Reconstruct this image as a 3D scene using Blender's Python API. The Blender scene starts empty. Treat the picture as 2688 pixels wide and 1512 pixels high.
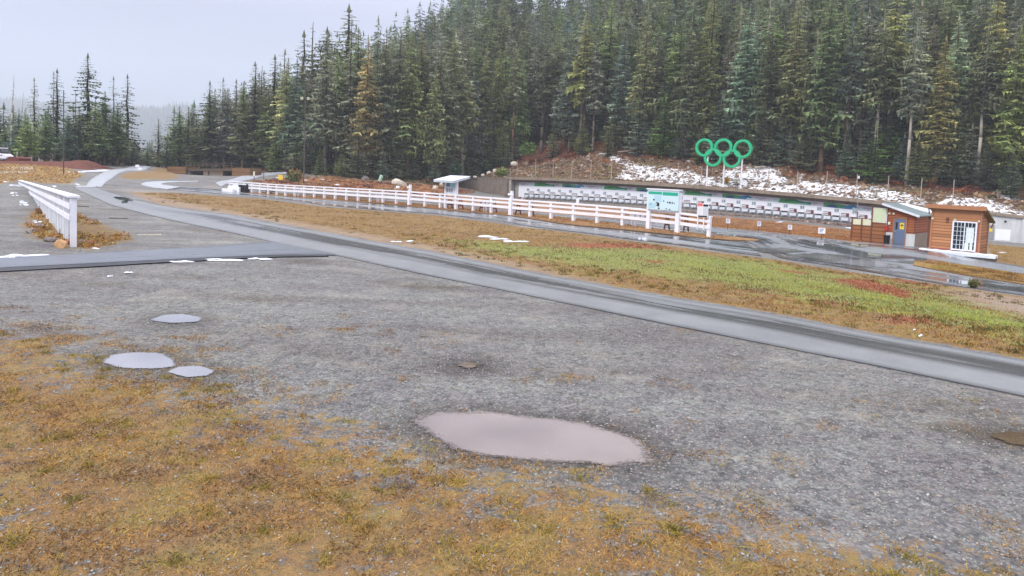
import bpy, bmesh, math, random
import numpy as np
from mathutils import Vector, Matrix

random.seed(7)
rng = np.random.default_rng(7)
S = bpy.context.scene
C = S.collection

# ------------------------------------------------------------------ camera
FPX, UC, VPP = 1800.0, 1344.0, 565.0
CAMH = 3.3
PIT, ROL = math.atan(0.060), math.atan(0.040)
_F = np.array([0, math.cos(PIT), -math.sin(PIT)])
_U0 = np.array([0, math.sin(PIT), math.cos(PIT)])
_R0 = np.array([1.0, 0, 0])
_R = _R0 * math.cos(ROL) + _U0 * math.sin(ROL)
_U = _U0 * math.cos(ROL) - _R0 * math.sin(ROL)
CAM = np.array([0, 0, CAMH])
cd = bpy.data.cameras.new("camera")
cam = bpy.data.objects.new("camera", cd)
C.objects.link(cam)
cd.sensor_width = 36.0
cd.lens = FPX / 2688.0 * 36.0
cd.shift_y = (VPP - 756.0) / 2688.0
cd.clip_start, cd.clip_end = 0.1, 9000
m = Matrix(((_R[0], _U[0], -_F[0], CAM[0]), (_R[1], _U[1], -_F[1], CAM[1]), (_R[2], _U[2], -_F[2], CAM[2]), (0, 0, 0, 1)))
cam.matrix_world = m
S.camera = cam

# ------------------------------------------------------------------ world and sun
SUN_EL, SUN_AZ = math.radians(42), math.radians(222)
w = bpy.data.worlds.new("World"); S.world = w
w.use_nodes = True
nt = w.node_tree; nt.nodes.clear()
def N(nt, t, **kw):
    n = nt.nodes.new(t)
    for k, v in kw.items():
        if k.startswith('_'): setattr(n, k[1:], v)
        else:
            key = k.replace('__', ' ')
            n.inputs[key].default_value = v
    return n
wo = N(nt, 'ShaderNodeOutputWorld'); bg = N(nt, 'ShaderNodeBackground')
sky = nt.nodes.new('ShaderNodeTexSky'); sky.sky_type = 'NISHITA'; sky.sun_disc = False
sky.sun_elevation = SUN_EL; sky.sun_rotation = SUN_AZ
sky.altitude = 900; sky.air_density = 1.0; sky.dust_density = 2.0
tc = nt.nodes.new('ShaderNodeTexCoord')
sep = nt.nodes.new('ShaderNodeSeparateXYZ')
nt.links.new(tc.outputs['Generated'], sep.inputs[0])
rmp = nt.nodes.new('ShaderNodeValToRGB')          # overcast: the cloud deck is brighter overhead than low down
e = rmp.color_ramp.elements
e[0].position = 0.0; e[0].color = (0.36, 0.42, 0.60, 1)
e[1].position = 1.0; e[1].color = (1.95, 1.93, 2.02, 1)
e2 = rmp.color_ramp.elements.new(0.20); e2.color = (0.39, 0.41, 0.575, 1)
e3 = rmp.color_ramp.elements.new(0.45); e3.color = (1.08, 1.08, 1.20, 1)
nt.links.new(sep.outputs['Z'], rmp.inputs[0])
nz = N(nt, 'ShaderNodeTexNoise', Scale=1.6, Detail=5.0, Roughness=0.55)
mp = nt.nodes.new('ShaderNodeMapping'); mp.inputs['Scale'].default_value = (1, 1, 2.6)
nt.links.new(tc.outputs['Generated'], mp.inputs[0]); nt.links.new(mp.outputs[0], nz.inputs['Vector'])
mr = N(nt, 'ShaderNodeMapRange'); mr.inputs[1].default_value = .3; mr.inputs[2].default_value = .7
mr.inputs[3].default_value = 8.8; mr.inputs[4].default_value = 11.2
nt.links.new(nz.outputs[0], mr.inputs[0])
vm = nt.nodes.new('ShaderNodeVectorMath'); vm.operation = 'SCALE'
nt.links.new(rmp.outputs[0], vm.inputs[0]); nt.links.new(mr.outputs[0], vm.inputs['Scale'])
mx = nt.nodes.new('ShaderNodeMix'); mx.data_type = 'RGBA'; mx.inputs[0].default_value = 0.95
nt.links.new(sky.outputs[0], mx.inputs[6]); nt.links.new(vm.outputs[0], mx.inputs[7])
nt.links.new(mx.outputs[2], bg.inputs[0]); bg.inputs[1].default_value = 0.10
nt.links.new(bg.outputs[0], wo.inputs[0])
sd = bpy.data.lights.new("sun", 'SUN'); sd.energy = 1.5; sd.angle = math.radians(16); sd.color = (1, .96, .9)
so = bpy.data.objects.new("sun", sd); C.objects.link(so)
sdir = Vector((math.sin(SUN_AZ) * math.cos(SUN_EL), math.cos(SUN_AZ) * math.cos(SUN_EL), math.sin(SUN_EL)))
so.rotation_euler = sdir.to_track_quat('Z', 'Y').to_euler()
S.view_settings.view_transform = 'Standard'; S.view_settings.look = 'None'
S.view_settings.exposure = 0.40; S.view_settings.gamma = 1.0
S.cycles.max_bounces = 6; S.cycles.diffuse_bounces = 2; S.cycles.glossy_bounces = 3
S.cycles.volume_bounces = 1; S.cycles.transparent_max_bounces = 6
S.cycles.use_denoising = True
try: S.cycles.denoiser = 'OPENIMAGEDENOISE'
except Exception: pass

# ------------------------------------------------------------------ calibration helpers (pixel + depth -> world)
def pt(u, v, Z):
    return CAM + Z * (_F + (u - UC) / FPX * _R + (VPP - v) / FPX * _U)

# floor of the valley: thin plate spline through measured ground points (pixel, depth)
ctrl = [(x, y, 0.0) for x in (-14, -4, 4, 12) for y in (-8, 3, 10, 17)]
for (u, v, Z) in [(192, 648, 25), (0, 560, 40), (50, 498, 85), (215, 488, 72), (260, 490, 75), (290, 455, 108), (330, 448, 122),
                  (430, 441, 150), (520, 472, 150), (610, 468, 150), (60, 466, 92), (120, 470, 90), (0, 440, 105), (60, 436, 112),
                  (0, 423, 130), (150, 432, 140), (350, 440, 160), (390, 482, 98), (600, 478, 118), (575, 496, 98), (700, 462, 140),
                  (748, 452, 158), (800, 479, 140), (1000, 486, 140), (1150, 490, 145),
                  (1859, 623, 44), (1393, 571, 54.9), (1078, 540, 65.7), (909, 527, 73.5), (655, 506, 89.5), (450, 505, 80),
                  (1378, 524, 154), (1647, 545, 139), (1850, 561, 127.5), (2062, 577, 118.5), (2244, 596, 114), (2650, 637, 101),
                  (1640, 572, 88), (1913, 599, 63), (2157, 627, 58), (2330, 641, 54), (2250, 635, 56),
                  (2440, 655, 46.5), (2600, 690, 43.5), (2688, 700, 41), (2688, 775, 29.5), (2688, 860, 18.6), (2100, 690, 37),
                  (1500, 640, 34), (2688, 1000, 12.0), (900, 640, 31), (1300, 720, 23.5)]:
    ctrl.append(tuple(pt(u, v, Z)))
ctrl += [(-120, 60, 1.5), (-160, 140, 3), (-90, 20, 0.5), (-60, -10, 0), (70, 10, -1.0), (120, 40, -2), (60, -10, 0), (-40, 240, 2), (-150, 260, 4),
         (60, 220, -2), (160, 140, -4), (-60, 420, 6), (100, 420, 0), (-250, 400, 8), (-10, 190, 0), (-300, 60, 3), (300, 60, -4), (300, 400, -4)]
ctrl = np.array(ctrl)
def _tps_k(r2):
    return np.where(r2 > 1e-9, 0.5 * r2 * np.log(np.maximum(r2, 1e-9)), 0.0)
_cx = ctrl[:, :2] / 50.0
_n = len(ctrl)
_K = _tps_k(((_cx[:, None] - _cx[None]) ** 2).sum(-1)) + 0.004 * np.eye(_n)
_P = np.c_[np.ones(_n), _cx]
_A = np.block([[_K, _P], [_P.T, np.zeros((3, 3))]])
_sol = np.linalg.solve(_A, np.r_[ctrl[:, 2], np.zeros(3)])
def gz(x, y):
    x = np.atleast_1d(np.asarray(x, float)); y = np.atleast_1d(np.asarray(y, float))
    shp = x.shape; x = x.ravel() / 50; y = y.ravel() / 50
    out = np.empty(len(x))
    for a in range(0, len(x), 20000):
        xs, ys = x[a:a + 20000], y[a:a + 20000]
        r2 = (xs[:, None] - _cx[None, :, 0]) ** 2 + (ys[:, None] - _cx[None, :, 1]) ** 2
        out[a:a + 20000] = _tps_k(r2) @ _sol[:_n] + _sol[_n] + xs * _sol[_n + 1] + ys * _sol[_n + 2]
    return out.reshape(shp)
def gz1(x, y): return float(gz(x, y)[0])
_ZS = np.geomspace(4.2, 420, 420)
def G(u, v):
    """ground point seen at a pixel of the photograph"""
    d = _F + (u - UC) / FPX * _R + (VPP - v) / FPX * _U
    P = CAM[None] + _ZS[:, None] * d[None]
    h = P[:, 2] - gz(P[:, 0], P[:, 1])
    k = np.argmax(h < 0)
    if h[k] >= 0: k = len(_ZS) - 1
    a, b = _ZS[max(k - 1, 0)], _ZS[k]
    for _ in range(14):
        mdl = .5 * (a + b); p = CAM + mdl * d
        if p[2] - gz1(p[0], p[1]) < 0: b = mdl
        else: a = mdl
    return CAM + .5 * (a + b) * d

# numpy value noise
_perm = rng.random((256, 256))
def vnoise(x, y, sc=1.0, seed=0):
    x = np.asarray(x) * sc + seed * 17.3; y = np.asarray(y) * sc + seed * 9.1
    xi = np.floor(x).astype(int); yi = np.floor(y).astype(int); fx = x - xi; fy = y - yi
    fx = fx * fx * (3 - 2 * fx); fy = fy * fy * (3 - 2 * fy)
    g = lambda a, b: _perm[a % 256, b % 256]
    return (g(xi, yi) * (1 - fx) + g(xi + 1, yi) * fx) * (1 - fy) + (g(xi, yi + 1) * (1 - fx) + g(xi + 1, yi + 1) * fx) * fy
def fbm(x, y, sc=1.0, seed=0, o=3):
    r = 0; a = .5; t = 0
    for k in range(o):
        r = r + a * vnoise(x, y, sc * 2 ** k, seed + k); t += a; a *= .5
    return r / t

def poly_sd(px, py, poly):
    """signed distance (negative inside) of many points to one world polygon"""
    poly = np.asarray(poly)[:, :2]; n = len(poly)
    d2 = np.full(px.shape, 1e18); ins = np.zeros(px.shape, bool)
    for i in range(n):
        a = poly[i]; b = poly[(i + 1) % n]; e = b - a
        t = np.clip(((px - a[0]) * e[0] + (py - a[1]) * e[1]) / max(e @ e, 1e-12), 0, 1)
        d2 = np.minimum(d2, (px - a[0] - t * e[0]) ** 2 + (py - a[1] - t * e[1]) ** 2)
        c = ((a[1] > py) != (b[1] > py))
        with np.errstate(divide='ignore', invalid='ignore'):
            xx = (b[0] - a[0]) * (py - a[1]) / (b[1] - a[1] if b[1] != a[1] else 1e-12) + a[0]
        ins ^= c & (px < xx)
    d = np.sqrt(d2)
    return np.where(ins, -d, d)
def gpoly(pxs): return [G(u, v) for u, v in pxs]

# ------------------------------------------------------------------ materials
def lin(r, g, b):
    f = lambda c: (c / 255 / 12.92) if c / 255 <= .04045 else ((c / 255 + .055) / 1.055) ** 2.4
    return (f(r), f(g), f(b), 1)
class NT:
    def __init__(s, name):
        s.m = bpy.data.materials.new(name); s.m.use_nodes = True
        s.t = s.m.node_tree; s.b = s.t.nodes['Principled BSDF']; s.tc = None
    def n(s, t, **kw): return N(s.t, t, **kw)
    def l(s, a, b): s.t.links.new(a, b)
    def obj(s):
        if not s.tc: s.tc = s.n('ShaderNodeTexCoord')
        return s.tc.outputs['Object']
    def geo(s):
        g = s.n('ShaderNodeNewGeometry'); return g.outputs['Position']
    def noise(s, vec, scale, detail=3, rough=.55):
        x = s.n('ShaderNodeTexNoise', Scale=scale, Detail=detail, Roughness=rough); s.l(vec, x.inputs['Vector']); return x.outputs[0]
    def scale(s, vec, sc):
        x = s.n('ShaderNodeMapping'); x.inputs['Scale'].default_value = sc; s.l(vec, x.inputs[0]); return x.outputs[0]
    def mrange(s, v, a, b, c=0., d=1., smooth=False):
        x = s.n('ShaderNodeMapRange')
        if smooth: x.interpolation_type = 'SMOOTHSTEP'
        for i, q in enumerate((a, b, c, d)): x.inputs[i + 1].default_value = q
        s.l(v, x.inputs[0]); return x.outputs[0]
    def mix(s, f, a, b, mode='MIX'):
        x = s.n('ShaderNodeMix'); x.data_type = 'RGBA'; x.blend_type = mode
        for i, q in ((0, f), (6, a), (7, b)):
            if isinstance(q, (int, float, tuple, list)): x.inputs[i].default_value = q
            else: s.l(q, x.inputs[i])
        return x.outputs[2]
    def math(s, op, a, b=0.):
        x = s.n('ShaderNodeMath'); x.operation = op
        for i, q in ((0, a), (1, b)):
            if isinstance(q, (int, float)): x.inputs[i].default_value = q
            else: s.l(q, x.inputs[i])
        return x.outputs[0]
    def ramp(s, v, stops):
        x = s.n('ShaderNodeValToRGB'); el = x.color_ramp.elements
        el[0].position, el[0].color = stops[0]; el[1].position, el[1].color = stops[-1]
        for p, c in stops[1:-1]: el.new(p).color = c
        s.l(v, x.inputs[0]); return x.outputs[0]
    def attr(s, name, col=False):
        x = s.n('ShaderNodeAttribute'); x.attribute_name = name
        return x.outputs['Color'] if col else x.outputs['Fac']
    def bump(s, h, strength=.5, dist=.02, prev=None):
        x = s.n('ShaderNodeBump', Strength=strength, Distance=dist); s.l(h, x.inputs['Height'])
        if prev is not None: s.l(prev, x.inputs['Normal'])
        return x.outputs[0]
    def out(s, col=None, rough=None, nrm=None, spec=None):
        for k, q in (('Base Color', col), ('Roughness', rough), ('Normal', nrm), ('Specular IOR Level', spec)):
            if q is None: continue
            if isinstance(q, (int, float, tuple)): s.b.inputs[k].default_value = q
            else: s.l(q, s.b.inputs[k])
        return s.m
def plain(name, rgb, rough=.6, var=.18, sc=3.0, metal=0., bump=.1, spec=.4):
    """a painted / weathered surface: base colour broken up by two scales of noise"""
    t = NT(name); o = t.obj(); c = lin(*rgb)
    n1 = t.noise(o, sc, 4); n2 = t.noise(o, sc * 9, 3)
    k = t.math('ADD', t.math('MULTIPLY', n1, .65), t.math('MULTIPLY', n2, .35))
    col = t.ramp(k, [(.28, tuple(x * (1 - var) for x in c[:3]) + (1,)), (.5, c), (.72, tuple(min(1, x * (1 + var * .7)) for x in c[:3]) + (1,))])
    t.b.inputs['Metallic'].default_value = metal
    return t.out(col, t.mrange(n2, .3, .7, max(.05, rough - .1), min(1, rough + .1)), t.bump(k, bump, .02), spec)
def timber(name, rgb, period, axis='Z', rough=.65, var=.25, spec=.3):
    """horizontal lap siding: rows along one axis, each board a little different"""
    t = NT(name); o = t.obj(); c = lin(*rgb)
    sp = t.n('ShaderNodeSeparateXYZ'); t.l(o, sp.inputs[0]); z = sp.outputs[axis]
    q = t.math('DIVIDE', z, period); fr = t.math('FRACT', q); fl = t.math('FLOOR', q)
    wn = t.n('ShaderNodeTexWhiteNoise'); wn.noise_dimensions = '1D'; t.l(fl, wn.inputs['W'])
    st = t.noise(t.scale(o, (2.5, 2.5, 40)), 3, 4)
    k = t.math('ADD', t.math('MULTIPLY', wn.outputs[0], .5), t.math('MULTIPLY', st, .5))
    col = t.ramp(k, [(.2, tuple(x * (1 - var) for x in c[:3]) + (1,)), (.8, tuple(min(1, x * (1 + var)) for x in c[:3]) + (1,))])
    seam = t.mrange(fr, .04, .34, 0.0, 1.)
    col = t.mix(seam, tuple(x * .34 for x in c[:3]) + (1,), col)
    return t.out(col, rough, t.bump(fr, .8, period * .25), spec)
WHITE = plain('white_paint', (232, 232, 238), .55, .10, 1.2)
WHITE2 = plain('white_weathered_paint', (214, 220, 228), .6, .16, 1.5)
SNOW = plain('snow', (214, 219, 230), .85, .14, 4, bump=.5, spec=.2)
GREYW = plain('galvanised_grey', (150, 153, 156), .45, .12, 4, .3)
DARKW = plain('weathered_dark_wood', (92, 78, 66), .8, .25, 3)
POLEW = plain('pole_wood', (84, 76, 72), .85, .25, 2)
MAROON = plain('maroon_stain', (104, 56, 50), .7, .2, 3)
BLACK = plain('black_plastic', (30, 31, 34), .45, .2, 4)
REDP = plain('red_paint', (176, 38, 40), .45, .12, 3)
CREAM = plain('cream_panel', (214, 214, 186), .5, .06, 2)
PALEGREEN = plain('pale_green_panel', (198, 210, 176), .5, .06, 2)
RINGG = plain('green_ring_paint', (34, 178, 126), .45, .07, 2)
CEDAR = plain('cedar_trim', (168, 116, 80), .65, .15, 3)
CEDARD = plain('dark_cedar_trim', (112, 68, 52), .65, .15, 3)
DOORB = plain('blue_grey_door', (96, 112, 140), .5, .1, 2)
YELLOW = plain('yellow_sign', (236, 202, 60), .5, .06, 3)
ROOFM = plain('grey_roof_metal', (132, 144, 146), .45, .12, 3, .1)
CURT = plain('white_curtain', (222, 232, 230), .9, .08, 5)
INK = plain('dark_ink', (26, 28, 36), .6, .1, 5)
INKG = plain('grey_ink', (104, 114, 126), .6, .1, 5)
SIDING = timber('cedar_siding', (188, 132, 92), .20)
SIDING2 = timber('red_cedar_siding', (170, 100, 70), .20)
BOARDS = timber('brown_boards', (160, 108, 74), .30, var=.15)
def concrete(name, rgb, streak=.35):
    t = NT(name); o = t.geo(); c = lin(*rgb)
    n1 = t.noise(o, .7, 5, .6); n2 = t.noise(t.scale(o, (1.6, 1.6, .12)), 1.5, 4); n3 = t.noise(o, 9, 3)
    k = t.math('ADD', t.math('MULTIPLY', n1, .45), t.math('ADD', t.math('MULTIPLY', n2, .4), t.math('MULTIPLY', n3, .15)))
    col = t.ramp(k, [(.3, tuple(x * (1 - streak) for x in c[:3]) + (1,)), (.5, c), (.68, tuple(min(1, x * 1.25) for x in c[:3]) + (1,))])
    return t.out(col, .85, t.bump(n3, .25, .02), .3)
CONC = concrete('concrete', (158, 152, 146))
CONCD = concrete('stained_and_shade_concrete', (122, 112, 104), .45)  # stained walls, and the painted shade band under the range roof
CONCL = concrete('pale_concrete', (196, 198, 200), .2)
FASC = concrete('mossy_concrete_edge', (140, 126, 112), .5)
WALLW = plain('white_range_wall', (236, 238, 246), .6, .03, .6, bump=0)
t = NT('window_glass'); t.b.inputs['Metallic'].default_value = 0
GLASS = t.out((.02, .03, .05, 1), .06, t.bump(t.noise(t.obj(), 3), .05, .01), .7)
t = NT('dark_glass'); DGLASS = t.out((.01, .014, .018, 1), .1, None, .6)

# ------------------------------------------------------------------ mesh helpers
class MB:
    def __init__(s): s.v = []; s.f = []; s.mi = []
    def quad(s, a, b, c, d, mi=0):
        k = len(s.v); s.v += [tuple(a), tuple(b), tuple(c), tuple(d)]; s.f.append((k, k + 1, k + 2, k + 3)); s.mi.append(mi)
    def box(s, x0, x1, y0, y1, z0, z1, mi=0):
        k = len(s.v)
        s.v += [(x, y, z) for z in (z0, z1) for y in (y0, y1) for x in (x0, x1)]
        for f in ((0, 2, 3, 1), (4, 5, 7, 6), (0, 1, 5, 4), (2, 6, 7, 3), (0, 4, 6, 2), (1, 3, 7, 5)):
            s.f.append(tuple(k + i for i in f)); s.mi.append(mi)
        return s
    def beam(s, p, q, w, h, up=(0, 0, 1), mi=0):
        p = Vector(p); q = Vector(q); d = (q - p).normalized(); up = Vector(up)
        if abs(d.dot(up)) > .98: up = Vector((0, 1, 0))
        r = d.cross(up).normalized(); u2 = r.cross(d).normalized()
        k = len(s.v)
        for c in (p, q):
            for a, b in ((-1, -1), (1, -1), (1, 1), (-1, 1)):
                s.v.append(tuple(c + r * (a * w / 2) + u2 * (b * h / 2)))
        for f in ((3, 2, 1, 0), (4, 5, 6, 7), (0, 1, 5, 4), (1, 2, 6, 5), (2, 3, 7, 6), (3, 0, 4, 7)):
            s.f.append(tuple(k + i for i in f)); s.mi.append(mi)
        return s
    def cyl(s, p, q, r0, r1, n=8, mi=0):
        p = Vector(p); q = Vector(q); d = (q - p).normalized()
        a = d.orthogonal().normalized(); b = d.cross(a); k = len(s.v)
        for c, r in ((p, r0), (q, r1)):
            for i in range(n):
                t_ = 2 * math.pi * i / n; s.v.append(tuple(c + a * (r * math.cos(t_)) + b * (r * math.sin(t_))))
        for i in range(n):
            j = (i + 1) % n; s.f.append((k + i, k + j, k + n + j, k + n + i)); s.mi.append(mi)
        s.f.append(tuple(k + i for i in reversed(range(n)))); s.mi.append(mi)
        s.f.append(tuple(k + n + i for i in range(n))); s.mi.append(mi)
        return s
    def prism(s, poly, y0, y1, mi=0):
        """polygon in x,z extruded along y"""
        k = len(s.v); n = len(poly)
        s.v += [(x, y0, z) for x, z in poly] + [(x, y1, z) for x, z in poly]
        s.f.append(tuple(k + i for i in range(n))); s.mi.append(mi)
        s.f.append(tuple(k + n + i for i in reversed(range(n)))); s.mi.append(mi)
        for i in range(n):
            j = (i + 1) % n; s.f.append((k + i, k + n + i, k + n + j, k + j)); s.mi.append(mi)
        return s
    def add(s, verts, faces, mi=0):
        k = len(s.v); s.v += [tuple(x) for x in verts]
        for f in faces: s.f.append(tuple(k + i for i in f)); s.mi.append(mi)
        return s
    def build(s, name, mats, parent=None, smooth=False, bevel=0):
        me = bpy.data.meshes.new(name); me.from_pydata(s.v, [], s.f)
        mats = mats if isinstance(mats, (list, tuple)) else [mats]
        for q in mats: me.materials.append(q)
        if len(mats) > 1: me.polygons.foreach_set('material_index', s.mi)
        bm = bmesh.new(); bm.from_mesh(me); bmesh.ops.recalc_face_normals(bm, faces=bm.faces)
        if bevel: bmesh.ops.bevel(bm, geom=bm.edges[:], offset=bevel, segments=1, affect='EDGES')
        bm.to_mesh(me); bm.free()
        if smooth: me.polygons.foreach_set('use_smooth', [True] * len(me.polygons))
        o = bpy.data.objects.new(name, me); C.objects.link(o)
        if parent: o.parent = parent
        return o
def bulk(name, verts, faces, mat, parent=None, col=None, attrs=None, smooth=False):
    """large mesh from numpy arrays (all faces the same size)"""
    verts = np.asarray(verts, np.float32); faces = np.asarray(faces, np.int32)
    me = bpy.data.meshes.new(name); nf, k = faces.shape
    me.vertices.add(len(verts)); me.vertices.foreach_set('co', verts.ravel())
    me.loops.add(nf * k); me.loops.foreach_set('vertex_index', faces.ravel())
    me.polygons.add(nf); me.polygons.foreach_set('loop_start', np.arange(0, nf * k, k, dtype=np.int32))
    if smooth: me.polygons.foreach_set('use_smooth', np.ones(nf, bool))
    me.update(calc_edges=True)
    if col is not None:
        a = me.color_attributes.new('tint', 'FLOAT_COLOR', 'POINT')
        a.data.foreach_set('color', np.c_[col, np.ones(len(col))].astype(np.float32).ravel())
    for kx, q in (attrs or {}).items():
        a = me.attributes.new(kx, 'FLOAT', 'POINT'); a.data.foreach_set('value', np.asarray(q, np.float32).ravel())
    for q in (mat if isinstance(mat, (list, tuple)) else [mat]): me.materials.append(q)
    o = bpy.data.objects.new(name, me); C.objects.link(o)
    if parent: o.parent = parent
    return o
def tag(o, label=None, cat=None, group=None, kind=None):
    for k, q in (('label', label), ('category', cat), ('group', group), ('kind', kind)):
        if q: o[k] = q
    return o
def thing(name, loc, label, cat, rz=0., group=None):
    o = bpy.data.objects.new(name, None); C.objects.link(o)
    o.location = tuple(loc); o.rotation_euler = (0, 0, rz); o.empty_display_size = .2
    return tag(o, label, cat, group)
def dup(root, loc=None, rz=None, label=None, scale=None):
    r = root.copy(); C.objects.link(r)
    if loc is not None: r.location = tuple(loc)
    if rz is not None: r.rotation_euler = (0, 0, rz)
    if scale is not None: r.scale = scale if isinstance(scale, tuple) else (scale,) * 3
    if label: r['label'] = label
    for ch in list(root.children):
        c = ch.copy(); C.objects.link(c); c.parent = r
        for g in ch.children:
            d = g.copy(); C.objects.link(d); d.parent = c
    return r
def text_geo(s, size):
    cu = bpy.data.curves.new('lettering', 'FONT'); cu.body = s; cu.size = size; cu.align_x = 'CENTER'; cu.align_y = 'CENTER'; cu.extrude = .004
    cu.resolution_u = 2
    o = bpy.data.objects.new('lettering', cu); C.objects.link(o)
    dg = bpy.context.evaluated_depsgraph_get(); me = bpy.data.meshes.new_from_object(o.evaluated_get(dg))
    v = [tuple(x.co) for x in me.vertices]; f = [tuple(p.vertices) for p in me.polygons]
    bpy.data.objects.remove(o); bpy.data.curves.remove(cu); bpy.data.meshes.remove(me)
    return v, f
ORD = ['first', 'second', 'third', 'fourth', 'fifth', 'sixth', 'seventh', 'eighth', 'ninth', 'tenth', 'eleventh', 'twelfth', 'thirteenth',
       'fourteenth', 'fifteenth', 'sixteenth', 'seventeenth', 'eighteenth', 'nineteenth', 'twentieth', 'twenty-first', 'twenty-second',
       'twenty-third', 'twenty-fourth', 'twenty-fifth', 'twenty-sixth', 'twenty-seventh', 'twenty-eighth', 'twenty-ninth', 'thirtieth']

# ------------------------------------------------------------------ ground: one sheet
# (region outlines were measured on the photograph and laid on the valley floor)
FG = gpoly([(-250, 905), (0, 880), (130, 890), (250, 975), (440, 1000), (640, 1050), (760, 1100), (1000, 1150), (1120, 1225), (1450, 1250),
            (1640, 1300), (1830, 1345), (2080, 1410), (2400, 1460), (2700, 1500), (2900, 1700), (1344, 1750), (-300, 1700)])
INF = gpoly([(335, 505), (450, 506), (680, 522), (850, 543), (1150, 566), (1393, 599), (1650, 632), (1860, 660), (2050, 683), (2384, 735), (2688, 778), (3300, 868),
             (3300, 1050), (2688, 942), (2305, 876), (2000, 816), (1783, 782), (1576, 744), (1300, 692), (1122, 656), (861, 609), (600, 560), (420, 536)])
PUDS = [[(1105, 1100), (1180, 1087), (1290, 1087), (1420, 1102), (1560, 1122), (1640, 1150), (1685, 1185), (1690, 1215), (1620, 1222), (1450, 1213), (1290, 1200), (1190, 1175), (1130, 1140)],
        [(270, 950), (295, 934), (345, 928), (420, 930), (455, 950), (452, 964), (400, 970), (320, 968)], [(440, 978), (470, 965), (520, 963), (560, 975), (545, 988), (490, 993)], [(395, 842), (430, 828), (480, 826), (530, 836), (520, 846), (450, 849)], [(1195, 962), (1215, 951), (1250, 952), (1262, 965), (1230, 971)], [(2570, 1145), (2640, 1128), (2720, 1135), (2720, 1180), (2660, 1172)]]
PUDW = [gpoly(q) for q in PUDS]
GRN = gpoly([(1150, 622), (1420, 645), (1700, 650), (2000, 684), (2300, 735), (2520, 775), (2640, 815), (3300, 950), (3300, 1020), (2500, 868), (2150, 795), (1900, 752), (1750, 735), (1550, 706), (1250, 665)])
REDS = [gpoly(q) for q in ([(1450, 640), (1640, 637), (1810, 655), (1690, 652), (1540, 652)], [(2170, 730), (2280, 732), (2420, 772), (2380, 785), (2240, 752)],
                           [(2015, 700), (2120, 716), (2125, 722), (2040, 712)], [(2160, 793), (2225, 797), (2220, 808), (2170, 803)], [(2290, 825), (2420, 830), (2450, 850), (2330, 850)],
                           [(2330, 720), (2430, 738), (2450, 755), (2360, 738)], [(1680, 683), (1760, 685), (1740, 692), (1690, 690)], [(2260, 690 + 15), (2330, 720), (2300, 722), (2240, 712)])]
GRAV2 = gpoly([(2480, 765), (2560, 762), (2780, 800), (2780, 850), (2600, 805)])
LFG = gpoly([(150, 520), (205, 560), (255, 585), (330, 612), (345, 630), (250, 655), (200, 652), (90, 625), (60, 590), (75, 560), (110, 545)])
BANK = gpoly([(-60, 430), (60, 432), (160, 440), (205, 450), (222, 462), (185, 482), (110, 482), (55, 474), (-60, 490)])
BERM = gpoly([(1330, 522), (1378, 526), (1650, 549), (1860, 566), (2060, 582), (2245, 604), (2330, 625), (2240, 637), (2100, 618), (1990, 606), (1867, 595), (1560, 570), (1393, 556), (1106, 520), (1200, 510)])
STRIPD = gpoly([(860, 462), (1000, 478), (1160, 490), (1250, 505), (1100, 517), (860, 500), (700, 492), (660, 476), (760, 470)])
RGR = gpoly([(2590, 640), (2760, 655), (2760, 720), (2700, 704), (2600, 683)])
HUTG = gpoly([(435, 442), (400, 447), (345, 452), (310, 462), (330, 470), (440, 471), (470, 466)])
WET = gpoly([(900, 1060), (1150, 1060), (1500, 1075), (1720, 1150), (1800, 1220), (1600, 1240), (1200, 1215), (980, 1130)])
DIRTF = gpoly([(300, 496), (560, 484), (600, 500), (450, 506), (335, 506), (430, 538), (600, 562), (861, 611), (1300, 694), (1576, 746), (1560, 735), (1290, 676), (1000, 622), (700, 570), (420, 520)])

def grid_ground():
    a = np.concatenate([np.geomspace(2.2, 40, 260), np.geomspace(40, 460, 190)[1:], [560, 700, 900, 1200, 1700, 2300]]) - 1.0
    s = np.linspace(-1.25, 1.25, 300)
    Y, Sx = np.meshgrid(a, s, indexing='ij')
    X = Sx * (Y + 6); 
    Yc = np.minimum(Y, 460); Z = gz(Sx * (Yc + 6), Yc)
    Z = Z + (fbm(X, Y, .35, 3) - .5) * .016 * np.clip(Y / 12, .5, 1.6)
    V = np.c_[X.ravel(), Y.ravel(), Z.ravel()]
    nr, ncl = X.shape
    i = np.arange(nr * ncl).reshape(nr, ncl)
    F = np.c_[i[:-1, :-1].ravel(), i[:-1, 1:].ravel(), i[1:, 1:].ravel(), i[1:, :-1].ravel()]
    return V, F
GV, GF = grid_ground()
def soft(px, py, poly, wd):
    return np.clip(.5 - poly_sd(px, py, poly) / wd, 0, 1)
def masks(x, y):
    d = {}
    fgs = poly_sd(x, y, FG)
    d['fg'] = np.clip(.5 - fgs / 4.0, 0, 1)
    inf = soft(x, y, INF, .6)
    far = np.maximum.reduce([soft(x, y, LFG, 2.0), soft(x, y, BANK, 2.0), soft(x, y, HUTG, 3.0), soft(x, y, RGR, 1.0)])
    d['dry'] = np.maximum(inf, far)
    d['green'] = soft(x, y, GRN, 6.0) * inf
    d['red'] = np.maximum.reduce([soft(x, y, q, 1.5) for q in REDS]) * inf
    d['berm'] = np.maximum(soft(x, y, BERM, 2.0), .0)
    d['rust'] = soft(x, y, STRIPD, 3.0)
    d['grav'] = np.maximum(soft(x, y, GRAV2, 2.0), .8 * soft(x, y, DIRTF, 1.0))
    d['wet'] = np.maximum.reduce([np.clip(1 - poly_sd(x, y, q) / .9, 0, 1) for q in PUDW] + [.6 * soft(x, y, WET, 1.6)])
    d['wood'] = np.clip((y - 150 + 10 * (fbm(x, y, .05, 4) - .5)) / 14, 0, 1)
    return d
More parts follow.
